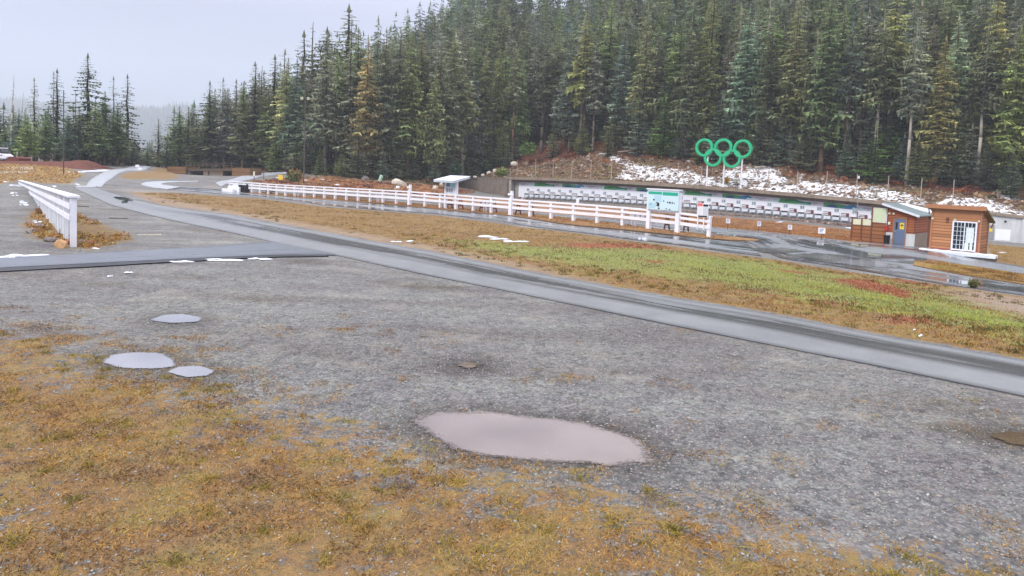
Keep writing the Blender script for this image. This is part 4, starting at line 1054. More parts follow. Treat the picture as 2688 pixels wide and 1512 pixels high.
# -- screen left of the shed
sc = thing('windbreak_screen', (Pc[0], Pc[1], Pc[2]), 'brown board windbreak with pale glazed top panels beside the shed', 'windbreak', HRZ)
def scp(n_, x0, x1, y0, y1, z0, z1, mat, par=sc): return MB().box(x0, x1, y0, y1, z0, z1).build(n_, mat, par)
xL0, xL1, xL2 = -SW - .06, -SW - .06 - 1.05, -SW - .06 - 2.55
scp('board_panel', xL1 + .05, xL0, .02, .08, -.3, 1.62, BOARDS)
tp = scp('glazed_panel', xL1 + .08, xL0 - .08, .0, .05, 1.66, 2.72, PALEGREEN); 
mb = MB(); mb.box(xL1 + .04, xL1 + .079, -.01, .06, 1.62, 2.78); mb.box(xL0 - .079, xL0 - .04, -.01, .06, 1.62, 2.78); mb.box(xL1 + .08, xL0 - .08, -.01, .06, 2.725, 2.78); mb.build('panel_frame', CREAM, sc)
scp('board_panel', xL2 + .05, xL1 - .05, .02, .08, -.3, 1.30, BOARDS)
xm = (xL2 + xL1) / 2
scp('glazed_panel', xL2 + .06, xm - .04, .03, .06, 1.33, 1.78, CREAM); scp('glazed_panel', xm + .04, xL1 - .06, .03, .06, 1.33, 1.80, CREAM)
for x_, h_ in ((xL2, 1.9), (xm, 1.84), (xL1, 2.95)): scp('post', x_ - .05, x_ + .05, -.04, .10, -.4, h_, CEDARD)
mb = MB(); mb.beam((xL2 - .02, .1, .0), (xL2 - .75, .1, -.35), .08, .06); mb.build('brace', DARKW, sc)
fp = onhut(shed, xL2 + .25, .3)
t_ = thing('mast', (fp[0], fp[1], Pc[2]), 'thin grey mast standing behind the windbreak screen', 'mast'); MB().cyl((0, 0, -.3), (0, 0, 4.2), .035, .028, 8).build('pole', GREYW, t_)
# -- low shed behind, snow on its roof
Pb = pt(2425, 640, 60.5)
bs = thing('store', (Pb[0], Pb[1], Pb[2]), 'dark low store with snow on its roof between shed and hut', 'shed', HRZ)
mb = MB(); mb.v = [(-2.4, 0, -.4), (1.4, 0, -.4), (1.4, 3, -.4), (-2.4, 3, -.4), (-2.4, 0, 3.1), (1.4, 0, 2.3), (1.4, 3, 2.3), (-2.4, 3, 3.1)]
mb.f = [(0, 1, 5, 4), (1, 2, 6, 5), (2, 3, 7, 6), (3, 0, 4, 7), (4, 5, 6, 7), (3, 2, 1, 0)]; mb.mi = [0] * 6; mb.build('wall', CEDARD, bs)
mb = MB(); mb.beam((-2.7, 1.4, 3.3), (1.75, 1.4, 2.36), 3.8, .12); mb.build('roof', DARKW, bs)
mb = MB(); mb.beam((-2.6, 1.45, 3.40), (1.7, 1.45, 2.50), 3.5, .10); mb.build('snow_cover', SNOW, bs)

# ------------------------------------------------------------------ stakes with small signs on the range
for k, (u, v0, v1, w_, rot) in enumerate([(1910, 599, 574, .36, .2), (1991, 608, 581, .36, .5), (2072, 617, 590, .36, .2), (2156, 628, 598, .48, -.35)]):
    g_ = G(u, v1 + (v0 - v1)); Zz = (g_ - CAM) @ _F; h = (v0 - v1) / FPX * Zz
    lab = ['small white square notice on a stake, left of the four by the range road', 'small bluish white notice on a stake, second of the four by the range road', 'small pale notice on a dark stake, third of the four by the range road', 'bright white tilted notice on a stake, nearest the windbreak'][k]
    t_ = thing('stake_sign', g_, lab, 'sign', WRZ * .4 + rot, 'small signs on stakes')
    MB().beam((0, 0, -.2), (0, 0, h - .3), .05, .05).build('stake', DARKW, t_)
    s_ = MB().box(-w_ / 2, w_ / 2, -.045, -.026, h - .42, h).build('plate', WHITE, t_)
    mb = MB()
    for q in range(3): mb.box(-w_ * .32, w_ * (.3 - .1 * q), -.049, -.0455, h - .12 - .1 * q, h - .07 - .1 * q)
    mb.build('markings', INKG, s_)
# ------------------------------------------------------------------ long white rail fence beside the range road
def fu(i): return (1860 - 17.98 * i) / (1 + .03528 * i)
def fz(i): return 44.0 * (1 + .03528 * i)
_a = pt(fu(0), 623, fz(0)); _b = pt(fu(30), 506, fz(30))
FDIR = (_b - _a)[:2]; FLEN = float(np.hypot(*FDIR)); FDIR /= FLEN; FSP = FLEN / 30
FRZ = math.atan2(-FDIR[1], -FDIR[0])               # local x points to the near (right) end
def fw(i, off=0.):
    nrm = np.array([-FDIR[1], FDIR[0]])            # off > 0 : away from the camera side
    if nrm @ _a[:2] < 0: nrm = -nrm
    p = _a[:2] + FDIR * (i * FSP) + nrm * off
    return float(p[0]), float(p[1])
_fi = np.linspace(-1, 33, 35); _fzv = np.array([gz1(*fw(i)) for i in _fi]) + .05
def fgz(i): return float(np.interp(i, _fi, _fzv))
NP = 32
fence = thing('rail_fence', (0, 0, 0), 'long white three rail timber fence between the wet range road and the shooting ground', 'fence')
Hf = 1.33
for i in range(NP + 1):
    x_, y_ = fw(i, .0); z_ = fgz(i)
    pm = MB(); c, s = math.cos(FRZ), math.sin(FRZ); h = .105
    pm.v = [(x_ + a * c * h - b * s * h, y_ + a * s * h + b * c * h, zz) for zz in (z_ - .4, z_ + Hf - .02) for b in (-1, 1) for a in (-1, 1)]
    pm.f = [(0, 2, 3, 1), (4, 5, 7, 6), (0, 1, 5, 4), (2, 6, 7, 3), (0, 4, 6, 2), (1, 3, 7, 5)]; pm.mi = [0] * 6
    pm.build('post', WHITE, fence)
for (zr, hh, w_, off) in ((1.275, .12, .26, 0), (.99, .17, .05, -.135), (.62, .22, .05, -.135)):
    mb = MB()
    for i in range(NP):
        a = fw(i - (.06 if i == 0 else 0), off); b = fw(i + 1, off)
        mb.beam((a[0], a[1], fgz(i) + zr), (b[0], b[1], fgz(i + 1) + zr), w_, hh)
    mb.build('rail', WHITE, fence)
def fthing(name, i, off, label, cat, group=None, dz=0., rz=0.):
    x_, y_ = fw(i, off); return thing(name, (x_, y_, gz1(x_, y_) + .05 + dz), label, cat, FRZ + rz, group)
def iu(u): return (1860 - u) / (u * .03528 + 17.98)
# information board on two tall posts
i1, i2 = iu(1705), iu(1781)
ib = fthing('information_board', (i1 + i2) / 2, -.16, 'large pale blue information board with green header on two tall white posts', 'sign board')
hw = (i2 - i1 if i2 > i1 else i1 - i2) * FSP / 2
for sx in (-1, 1): MB().box(sx * hw - .14, sx * hw + .14, -.14, .12, -.4, 2.60).build('post', WHITE, ib)
MB().box(-hw - .02, hw + .12, -.26, -.145, 1.40, 2.72).build('panel', plain('pale_blue_panel', (200, 224, 232), .45, .06, 1.5), ib)
MB().box(-hw - .10, hw + .18, -.32, .12, 2.722, 2.80).build('cap', WHITE, ib)
bpan = ib
mb = MB(); mb.box(-hw + .04, -.04, -.268, -.262, 2.42, 2.60); mb.build('green_header', plain('green_header', (40, 168, 140), .5, .06, 2), ib)
mb = MB(); mb.box(.02, hw + .06, -.268, -.262, 2.38, 2.60); mb.build('green_header', bpan and bpy.data.materials['green_header'], ib)
pale2 = plain('map_tint', (176, 210, 224), .5, .1, 3)
MB().box(-hw + .5, -.06, -.268, -.262, 1.95, 2.38).build('map_panel', pale2, ib); MB().box(-hw + .08, -hw + .62, -.268, -.262, 1.5, 1.86).build('map_panel', pale2, ib)
mb = MB()
r_ = random.Random(3)
for (x0, x1, z0, z1) in [(-.36, -.2, 1.62, 1.86), (-.46, -.22, 1.66, 1.70), (-.46, -.24, 1.76, 1.80), (-.46, -.3, 1.86, 1.90), (.40, .48, 1.88, 1.98), (.54, .66, 1.86, 1.98), (.74, .82, 1.86, 1.97), (.90, .96, 1.85, 1.94), (.1, .16, 1.95, 2.05), (-.7, -.58, 2.0, 2.1), (-.3, -.16, 1.46, 1.54), (.3, .4, 1.46, 1.52), (.55, .66, 1.44, 1.5), (-.95, -.8, 1.72, 1.76)]:
    mb.box(x0, x1, -.272, -.2685, z0, z1)
mb.build('dark_pictograms', INK, ib)
# paper notices near the end post
nb_ = fthing('notice_board', iu(1847), -.2, 'white notice board with red and dark headings next to the end post', 'notice board')
for x_ in (-.36, .06): MB().box(x_ - .03, x_ + .03, -.04, .0, .42, 1.45).build('leg', WHITE, nb_)
bd = MB().box(-.42, .36, -.07, -.042, 1.22, 2.12).build('board', WHITE, nb_)
MB().box(-.40, -.04, -.076, -.0705, 1.92, 2.10).build('red_heading', plain('faded_red', (218, 110, 104), .6, .12, 3), bd)
MB().box(.00, .34, -.076, -.0705, 1.92, 2.06).build('dark_heading', INK, bd)
MB().box(-.40, -.04, -.076, -.0705, 1.36, 1.90).build('paper', plain('paper', (222, 220, 222), .7, .05, 6), bd)
MB().box(.00, .34, -.076, -.0705, 1.34, 1.90).build('paper', plain('grey_paper', (196, 202, 208), .7, .05, 6), bd)
MB().box(-.32, .32, -.076, -.0705, 1.235, 1.325).build('dark_strip', INK, bd)
# tall gate posts with a cross arm
for u, lab in ((1077, 'tall white post with short cross arm, left of the roofed notice kiosk'), (1343, 'tall white post with short cross arm, below the left end of the range wall')):
    g_ = fthing('arm_post', iu(u), -.14, lab, 'post', 'tall white posts with cross arms')
    MB().box(-.17, .16, -.12, .12, -.4, 1.42).build('base_post', WHITE, g_); MB().box(-.02, .16, -.10, .10, 1.42, 1.98).build('upright', WHITE, g_); MB().box(-.26, .36, -.155, -.121, 1.62, 1.78).build('cross_arm', WHITE, g_)
g_ = fthing('small_plaque', iu(1516), -.1, 'small white square plaque standing up from the fence rail', 'sign', dz=1.28)
MB().box(-.13, .13, -.03, .0, .06, .44).build('plate', WHITE, g_); MB().box(-.03, .03, -.02, .02, -.1, .07).build('stem', WHITE, g_)
# roofed kiosk
ki = fthing('notice_kiosk', iu(1183), .02, 'white notice kiosk with flat snow covered roof standing in the fence line', 'kiosk')
kw = abs(iu(1168) - iu(1199)) * FSP / 2 * .88
for sx in (-1, 1): MB().box(sx * kw - .10, sx * kw + .10, -.16, .08, -.4, 2.52).build('post', WHITE, ki)
MB().box(-kw + .101, kw - .101, -.08, -.02, 1.22, 2.40).build('panel', WHITE2, ki)
kp = MB().box(-.14, kw - .13, -.09, -.081, 1.95, 2.36).build('blue_poster', plain('cyan_poster', (160, 214, 222), .5, .08, 4), ki)
MB().box(-kw + .12, -.17, -.09, -.081, 2.0, 2.38).build('photo_poster', plain('photo_poster', (120, 132, 164), .5, .45, 9), ki)
mb = MB()
for k in range(9):
    x_ = -kw + .14 + (k % 3) * .3 * kw * 1.4; z_ = 1.52 + (k // 3) * .12
    mb.box(x_, x_ + .18 + .05 * (k % 2), -.088, -.081, z_, z_ + .06)
mb.box(-kw + .16, kw - .2, -.088, -.081, 1.29, 1.33); mb.build('dark_printing', INK, ki)
mb = MB(); mb.beam((0, -1.0, 2.42), (0, .95, 2.86), 2.7, .10); mb.build('roof', WHITE2, ki)
mb = MB(); mb.beam((0, -1.02, 2.53), (0, .97, 2.97), 2.74, .09); mb.build('snow_cover', SNOW, ki)
for sx in (-1, 1): MB().beam((sx * kw, -.7, 2.42), (sx * kw, .7, 2.72), .08, .1).build('rafter', WHITE, ki)
# low white boxes on two legs, maroon trestles behind the fence
for k, u in enumerate((769 + 6, 985, 1268, 1662)):
    t_ = fthing('box_stand', iu(u), .55, 'small white box on two thin legs behind the fence, %s of four from the left' % ORD[k], 'stand', 'white boxes on legs behind the fence')
    b_ = MB().box(-.62, .42, -.18, .16, .66, 1.02).build('box', WHITE, t_)
    MB().box(-.2, -.1, -.19, -.181, .72, .96).build('slot', GREYW, b_); MB().box(.24, .34, -.19, -.181, .72, .96).build('slot', GREYW, b_)
    for x_ in (-.5, -.24): MB().box(x_ - .05, x_ + .05, -.05, .05, -.3, .66).build('leg', WHITE, t_)
for k, (u, mt, off) in enumerate(((693, DARKW, .9), (1168, MAROON, 1.2), (1252, MAROON, 1.3), (1346, MAROON, 1.4), (1742, MAROON, 1.6))):
    lab = ['dark wooden trestle behind the far left part of the fence', 'maroon trestle table behind the fence below the kiosk', 'maroon trestle table just right of the kiosk', 'maroon trestle table behind the tall post by the range wall', 'maroon trestle table under the large information board'][k]
    t_ = fthing('trestle', iu(u), off, lab, 'trestle', 'trestle tables behind the fence')
    L_ = .75
    for sx in (-L_, L_):
        for sy in (-1, 1): MB().beam((sx, sy * .34, -.02), (sx, sy * .08, .98), .10, .06, (1, 0, 0)).build('leg', mt, t_)
        MB().box(sx - .04, sx + .04, -.26, .26, .28, .36).build('cross_bar', mt, t_)
    MB().box(-L_, L_, -.05, .05, .37, .46).build('stretcher', mt, t_)
    MB().box(-L_ - .1, L_ + .1, -.16, .16, .985, 1.04).build('top', mt, t_)
# stacked white boards and black rack at the far left end of the fence
t_ = thing('board_stack', G(604, 504), 'pile of low white boards at the far left end of the fence', 'boards', FRZ + .12)
MB().box(-1.6, 1.0, -.25, .1, 0, .42).build('board', WHITE, t_); MB().box(-1.1, 1.6, .3, .5, .0, .72).build('board', WHITE, t_); MB().box(-.3, 1.0, .52, .6, .0, .98).build('board', WHITE2, t_)
t_ = thing('black_rack', G(637, 505), 'low black rack with upright white strips beside the white boards', 'rack', FRZ)
MB().box(-1.6, 1.4, -.3, .3, .02, .42).build('base', BLACK, t_)
for k in range(4): MB().box(-1.0 + k * .62, -.62 + k * .62, -.2, .2, .42, 1.12).build('upright', BLACK, t_)
MB().box(-1.1, 1.5, -.24, -.205, 1.0, 1.12).build('white_strip', WHITE, t_)

# ------------------------------------------------------------------ white panel fence at the left
La = G(192.5, 648); Lb = pt(52, 497, 86)
ld = (Lb - La)[:2]; LL = float(np.hypot(*ld)); ld /= LL; LRZ = math.atan2(ld[1], ld[0])
lf = thing('panel_fence', (0, 0, 0), 'white timber fence with solid boards under two rails running away at the left', 'fence')
nL = 24
def lw(s_, off=0.): return (float(La[0] + ld[0] * s_ - ld[1] * off), float(La[1] + ld[1] * s_ + ld[0] * off))
Lz0, Lz1 = float(La[2]), float(pt(52, 473, 86)[2]) - 1.86
def lz(s_): return Lz0 + (Lz1 - Lz0) * s_ / LL
HL_ = 1.88; c, s = math.cos(LRZ), math.sin(LRZ)
def lbox(mb, s0, s1, o0, o1, z0, z1):
    k = len(mb.v)
    for sx in (s0, s1):
        for ox, zz in ((o0, z0), (o1, z0), (o1, z1), (o0, z1)):
            p = lw(sx, ox); mb.v.append((p[0], p[1], lz(sx) + zz))
    for f in ((3, 2, 1, 0), (4, 5, 6, 7), (0, 1, 5, 4), (1, 2, 6, 5), (2, 3, 7, 6), (3, 0, 4, 7)): mb.f.append(tuple(k + q for q in f)); mb.mi.append(0)
for k in range(nL + 1):
    s_ = LL * k / nL; mb = MB(); lbox(mb, s_ - .1, s_ + .1, -.1, .1, -.5, HL_ - .08); mb.build('post', WHITE, lf)
bay = LL / nL
mb = MB(); lbox(mb, -.16, LL + .1, -.2, .16, HL_ - .078, HL_); mb.build('top_rail', WHITE, lf)
for z0, z1 in ((1.38, 1.60), (.98, 1.18)): mb = MB(); lbox(mb, -.1, LL, .104, .15, z0, z1); mb.build('rail', WHITE, lf)
rr = random.Random(5); mb = MB(); sx = bay * .55
while sx < LL - .2:
    w_ = .14; j = rr.uniform(-.06, .06); d_ = rr.uniform(0, .02)
    if rr.random() > .03: lbox(mb, sx, sx + w_, .03 - d_, .07 - d_, -.25, 1.0 + j)
    sx += .155
mb.build('board_panel', WHITE2, lf)
for s_ in (.22, .52, .80): mb = MB(); lbox(mb, s_, s_ + .10, .0, .04, .1 - .1 * (s_ > .6), 1.02 if s_ > .3 else 1.55); mb.build('upright', WHITE2, lf)
# rocks and dry weeds at its foot
ROCKT = plain('tan_rock', (186, 148, 108), .85, .3, 3, bump=.6); ROCKG = plain('grey_rock', (120, 112, 110), .85, .35, 3, bump=.6); ROCKP = plain('pale_rock', (196, 188, 172), .85, .25, 3, bump=.6); ROCKR = plain('rusty_rock', (150, 100, 78), .85, .3, 3, bump=.6)
def rock(name, u, v, sx, sy, sz, mt, label, seed, group=None):
    P = G(u, v); o_ = bpy.data.objects.new(name, None)
    bm = bmesh.new(); bmesh.ops.create_icosphere(bm, subdivisions=2, radius=1.0)
    r_ = random.Random(seed); pl = [(Vector((r_.gauss(0, 1), r_.gauss(0, 1), r_.gauss(0, 1))).normalized(), r_.uniform(.55, .9)) for _ in range(9)]
    for vv in bm.verts:
        for n_, d_ in pl:
            e_ = vv.co.dot(n_) - d_
            if e_ > 0: vv.co -= n_ * e_
        vv.co *= 1 + r_.uniform(-.04, .04); vv.co.x *= sx; vv.co.y *= sy; vv.co.z = vv.co.z * sz + sz * .35
    me = bpy.data.meshes.new(name); bm.to_mesh(me); bm.free(); me.materials.append(mt)
    bpy.data.objects.remove(o_); o_ = bpy.data.objects.new(name, me); C.objects.link(o_); o_.location = tuple(P); o_.rotation_euler = (0, 0, r_.uniform(0, 6))
    return tag(o_, label, 'rock', group)
rock('rock', 162, 650, .30, .24, .24, ROCKT, 'tan angular rock beside the near fence post', 1)
rock('rock', 183, 641, .20, .18, .16, ROCKR, 'small reddish rock tucked against the near fence post', 2)
rock('rock', 238, 644, .22, .18, .17, ROCKR, 'rusty brown rock right of the near fence post', 3)
rock('rock', 214, 637, .15, .12, .11, ROCKG, 'small grey rock right of the fence foot', 4)
rock('rock', 110, 598, .45, .3, .2, ROCKG, 'flat grey rock left of the panel fence', 5)
rock('rock', 85, 612, .5, .3, .16, ROCKG, 'low dark rock among weeds left of the fence', 6)
rock('rock', 135, 634, .3, .22, .16, ROCKG, 'grey rock in brown weeds near the fence foot', 8)
rock('rock', 1049, 488, 1.8, 1.3, 1.25, ROCKP, 'large pale boulder at the edge of the dry shrubs', 9)
rock('rock', 1044, 495, .6, .4, .4, WHITE2, 'small whitish stone in front of the large pale boulder', 10)
rock('rock', 958, 473, 1.5, 1.0, .75, ROCKG, 'grey boulder lying under the trees behind the shrubs', 11)
rock('rock', 1159, 489, .9, .6, .7, ROCKP, 'pale rock in red shrubs left of the kiosk', 12)
rock('rock', 1142, 497, .7, .5, .6, ROCKP, 'small pale stone near the fence left of the kiosk', 13)
for k, (u, v, L_, a, mt, lab) in enumerate([(310, 582 - 8, .95, .1, DARKW, 'dark plank lying on the gravel right of the panel fence'), (392, 618, .95, .55, ROCKP, 'pale broken plank on the gravel by the side path'), (208, 542, 1.2, .05, DARKW, 'thin dark board on the gravel behind the fence post')]):
    P = G(u, v); t_ = MB().box(-L_ / 2, L_ / 2, -.07, .07, .0, .045).build('plank', mt); t_.location = tuple(P); t_.rotation_euler = (0, 0, a); tag(t_, lab, 'plank')

# ------------------------------------------------------------------ trail bridge far left
def bp(u, v, Z=150.): return pt(u, v, Z)
TIM = timber('retaining_timber', (140, 104, 72), .28, var=.2); 
br = thing('trail_bridge', (0, 0, 0), 'low trail bridge with brown timber abutments and dark railing', 'bridge')
def slab(name, u0, u1, vt0, vt1, vb0, vb1, Z, dep, mat, par=br, Z2=None):
    mb = MB(); Zb = Z2 or Z
    f = [bp(u0, vb0, Z), bp(u1, vb1, Zb), bp(u1, vt1, Zb), bp(u0, vt0, Z)]
    bk = [p + np.array([0, dep, 0]) for p in f]
    mb.v = [tuple(p) for p in f + bk]; mb.f = [(0, 1, 2, 3), (7, 6, 5, 4), (0, 4, 5, 1), (1, 5, 6, 2), (2, 6, 7, 3), (3, 7, 4, 0)]; mb.mi = [0] * 6
    return mb.build(name, mat, par)
slab('abutment', 438, 487, 438, 437.5, 453, 478, 148, 7, TIM)
slab('abutment', 609, 655, 440.5, 441.5, 472, 464, 148, 7, TIM)
slab('deck_beam', 487.3, 608.7, 443, 442.5, 448.5, 448, 148.5, 6, DARKW)
slab('pier', 491, 499, 448.5, 448.5, 476, 476, 149, 5, CONC)
slab('side_wall', 499.5, 528, 449, 449, 478, 478, 152, 1, CONCD); slab('side_wall', 585, 608, 449, 449, 470, 468, 154, 1, DARKW)
for u in (547, 588): slab('support_post', u - 1, u + 1, 448.5, 448.5, 475, 472, 149, .25, POLEW)
for v in (427.5, 433.5): slab('rail', 487, 609, v, v + .5, v + 1.1, v + 1.6, 148.6, .1, DARKW)
for k in range(12): u = 489 + k * 10.8; slab('railing_post', u - .5, u + .5, 427, 427, 443, 443, 148.5, .12, DARKW)

# ------------------------------------------------------------------ poles and signs of the far side
def upright(name, u, v0, v1, r, label, cat, mat=POLEW, Z=None):
    P = G(u, v0) if Z is None else pt(u, v0, Z); Zz = (np.array(P) - CAM) @ _F; h = (v0 - v1) / FPX * Zz
    t_ = thing(name, P, label, cat); MB().cyl((0, 0, -.4), (0, 0, h), r * 1.1, r * .75, 10).build('pole', mat, t_); return t_, h
t_, h = upright('utility_pole', 167, 460, 238, .075, 'bare brown wooden pole standing in dry grass at the left', 'pole')
t_, h = upright('floodlight_pole', 797, 484, 258, .12, 'tall dark pole with two small floodlights before the forest edge', 'light pole')
for sx in (-1, 1):
    mb = MB(); mb.cyl((sx * .6, -.1, h - .1), (sx * .62, -.34, h - .2), .24, .30, 10); mb.build('floodlight', CREAM, t_)
MB().beam((-.7, 0, h - .15), (.7, 0, h - .15), .09, .09).build('cross_arm', DARKW, t_)
t_, h = upright('trail_sign', 363, 446, 432, .06, 'white trail signpost with two small boards beside the rising path', 'sign', GREYW)
MB().box(-.55, .25, -.10, -.06, h - .5, h - .05).build('board', WHITE, t_); MB().box(-.1, .75, -.10, -.06, h - 1.0, h - .6).build('board', WHITE, t_)
t_, h = upright('yellow_sign', 736.5, 478, 459, .06, 'yellow square sign on a thin post beside the loop road', 'sign', GREYW)
MB().box(-.42, .42, -.10, -.06, h - .95, h).build('board', YELLOW, t_)
t_, h = upright('marker_post', 667, 475, 450, .06, 'thin marker post with pale top beside the bridge bank', 'post', POLEW); MB().box(-.16, .16, -.1, -.05, h - .8, h).build('plate', CREAM, t_)
t_, h = upright('marker_post', 692, 471, 446, .06, 'thin bare dark post right of the pale topped marker', 'post', POLEW)
t_, h = upright('hydrant', 1000, 481, 463, .12, 'pale green covered hydrant standing in the dry shrubs', 'hydrant', DARKW)
mb = MB(); mb.cyl((-.3, 0, h - 1.05), (.1, 0, h + .05), .34, .40, 12); mb.cyl((.1, 0, h + .05), (.2, 0, h + .2), .40, .2, 12); mb.build('cover', plain('pale_green_cover', (168, 206, 186), .6, .12, 3), t_)
# logs on the slope are added with the hillside

# ------------------------------------------------------------------ red brown earth mound and the white snow groomer on it
EARTH = strip_mat('red_brown_earth', (78, 48, 42), (104, 64, 54), (124, 80, 66))
mv = []
prof = [(-90, 421), (0, 422), (60, 423), (110, 424), (160, 424), (185, 423), (200, 420.5), (212, 420.5), (225, 427), (237, 437), (250, 448)]
base = [(-90, 436), (0, 437), (60, 441), (110, 445), (160, 447), (185, 448), (200, 448.5), (212, 448.5), (225, 448.5), (237, 448.5), (250, 448.8)]
nP = 60; uu = np.linspace(-90, 250, nP)
top = np.interp(uu, *zip(*prof)); bot = np.interp(uu, *zip(*base))
rowsV = []
for k in range(nP):
    Pb_ = pt(uu[k], bot[k], 112); Pt_ = pt(uu[k], top[k], 119)
    Pm = .5 * (Pb_ + Pt_); bk = Pt_ + np.array([0, 9, -max(.1, Pt_[2] - Pb_[2]) * .9])
    lo = Pb_ + np.array([0, -.5, -.8])
    n1 = (vnoise(uu[k], 0, .13, 3) - .5) * .25
    rowsV.append([lo, Pb_, Pm + np.array([0, 0, n1 + .12]), Pt_ + np.array([0, 0, .4 * n1]), Pt_ + np.array([0, 2.5, n1]), bk, bk + np.array([0, 0, -1.5])])
V = np.array(rowsV); m_ = V.shape[1]; ii = np.arange(nP * m_).reshape(nP, m_)
mo = bulk('earth_mound', V.reshape(-1, 3), np.c_[ii[:-1, :-1].ravel(), ii[1:, :-1].ravel(), ii[1:, 1:].ravel(), ii[:-1, 1:].ravel()], EARTH, smooth=True)
tag(mo, kind='structure')
Pg = pt(6, 424, 121)
gr = thing('snow_groomer', Pg, 'white snow grooming machine with dark cab parked on the earth mound', 'vehicle', 0.)
mb = MB(); mb.prism([(-2.6, .55), (1.35, .55), (1.45, .8), (1.3, 1.05), (.95, 1.3), (.55, 1.45), (-.2, 1.5), (-2.6, 1.5)], -.95, .95); mb.build('body', WHITE, gr)
mb = MB(); mb.prism([(-1.6, 1.5), (.35, 1.5), (.75, 1.25), (.55, 1.75), (.25, 2.2), (-1.5, 2.25)], -.9, .9); mb.build('cab', DGLASS, gr)
MB().box(-1.75, .35, -1.0, 1.0, 2.25, 2.48).build('roof', WHITE, gr)
MB().beam((-1.0, -.92, 1.5), (-1.1, -.92, 2.25), .2, .1).build('pillar', WHITE, gr)
for sy in (-1, 1):
    mb = MB(); y0_, y1_ = (sy * 1.25 - .4, sy * 1.25 + .4); mb.prism([(-2.9, .1), (-2.5, -.2), (1.4, -.2), (1.8, .15), (1.5, .5), (-2.7, .5)], y0_, y1_); mb.build('track', BLACK, gr)
MB().box(-2.6, 1.5, -1.7, -1.66, .32, .42).build('track_trim', GREYW, gr)
mb = MB(); mb.prism([(1.9, -.1), (2.2, -.2), (3.9, -.1), (4.0, .7), (3.4, .95), (2.3, .9), (2.0, .5)], -1.6, 1.6); mb.build('blade', plain('rusty_red', (110, 52, 46), .7, .25, 3), gr)
MB().beam((1.4, -.7, .4), (2.2, -.7, .4), .15, .15).build('blade_arm', BLACK, gr); MB().box(.4, .62, -.962, -.952, .95, 1.2).build('vent', INKG, gr)
# ------------------------------------------------------------------ hillside behind the range
def proj(P):
    P = np.asarray(P, float) - CAM; z = P @ _F
    return UC + FPX * (P @ _R) / z, VPP - FPX * (P @ _U) / z, z
E = [pt(*q) for q in [(120, 436, 205), (300, 441, 195), (430, 441, 178), (560, 446, 170), (690, 449, 164), (800, 472, 154), (900, 468, 152), (1000, 474, 153), (1150, 481, 157)]]
E += [np.array(wp(-7.2, .2, wb(-6) + .6)), np.array(wp(-5.2, -.2, wt(-1.6) - .6)), np.array(wp(-1.6, -1.1, wt(-1.6) - .35))]
E += [np.array(wp(i, -1.1, wt(i) - .25)) for i in range(2, 46, 4)]
E = np.array(E)
_d = np.r_[0, np.cumsum(np.hypot(*np.diff(E[:, :2], axis=0).T))]
ELEN = _d[-1]; NK = 330
ek = np.linspace(0, ELEN, NK)
EX = np.c_[[np.interp(ek, _d, E[:, c]) for c in range(3)]].T
kwall = float(np.interp(0, [0, 1], [_d[11], _d[11]]))
inw = np.array([np.interp(ek, [0, _d[8], _d[11], ELEN], [-.05, .12, -WN[0], -WN[0]]), np.interp(ek, [0, _d[8], _d[11], ELEN], [1, 1, -WN[1], -WN[1]])]).T
inw /= np.hypot(*inw.T)[:, None]
def rise(k): return np.interp(k, [0, _d[4], _d[6], _d[8], _d[9], _d[10], _d[11], _d[12] + 4, _d[15], _d[16], _d[17] + 4, ELEN], [.3, .4, .8, 1.6, 1.6, 3.2, 4.6, 6.7, 5.2, 5.4, 3.4, 3.2])
def slope(k): return np.interp(k, [0, _d[3], _d[4], _d[5], _d[6], _d[7], _d[8], _d[10], ELEN], [.0, .05, .10, .24, .36, .46, .50, .52, .52])
def hill(k, n, noise=True):
    k = np.asarray(k, float); n = np.asarray(n, float)
    x = np.interp(k, ek, EX[:, 0]) + np.interp(k, ek, inw[:, 0]) * n
    y = np.interp(k, ek, EX[:, 1]) + np.interp(k, ek, inw[:, 1]) * n
    t_ = np.clip(n / 13, 0, 1); z = np.interp(k, ek, EX[:, 2]) + rise(k) * (t_ * (1.25 - .25 * t_)) + slope(k) * np.clip(n - 13, 0, 130) + .1 * np.clip(n - 143, 0, 400)
    if noise:
        am = np.clip((k - _d[9]) / 10, .12, 1) * np.clip(n / 2.5, 0, 1)
        z = z + am * ((fbm(x, y, .28, 61, 4) - .5) * 1.5 + (fbm(x, y, 1.1, 66, 3) - .5) * .7)
    return np.stack([x, y, z], -1)
nn = np.r_[-.6, np.arange(0, 16, .45), np.geomspace(16, 420, 45)]
KK, NN = np.meshgrid(ek, nn, indexing='ij')
H = hill(KK, NN); H[:, 0, 2] -= 3.0
hv = H.reshape(-1, 3); i_ = np.arange(hv.shape[0]).reshape(KK.shape)
HFc = np.c_[i_[:-1, :-1].ravel(), i_[1:, :-1].ravel(), i_[1:, 1:].ravel(), i_[:-1, 1:].ravel()]
hu, hvv, hz = proj(hv)
def psoft(poly, wd):
    return np.clip(.5 - poly_sd(hu, hvv, np.array(poly, float)) / wd, 0, 1)
snowm = np.maximum.reduce([psoft(q, 16) for q in (
    [(1545, 396), (1600, 398), (1680, 428), (1800, 440), (1870, 462), (1990, 470), (2000, 502), (1850, 492), (1760, 486), (1600, 470), (1640, 440)],
    [(1880, 470), (1900, 438), (1990, 422), (2040, 440), (2075, 468), (2200, 476), (2330, 490), (2430, 520), (2440, 555), (2200, 525), (2000, 505)],
    [(2430, 540), (2500, 508), (2600, 520), (2700, 555), (2760, 590), (2650, 585), (2480, 565)], [(2585, 500), (2650, 508), (2700, 528), (2700, 540), (2600, 516)], [(1800, 418), (1840, 415), (1850, 428), (1800, 430)])])
snowm *= (NN.ravel() < 15)
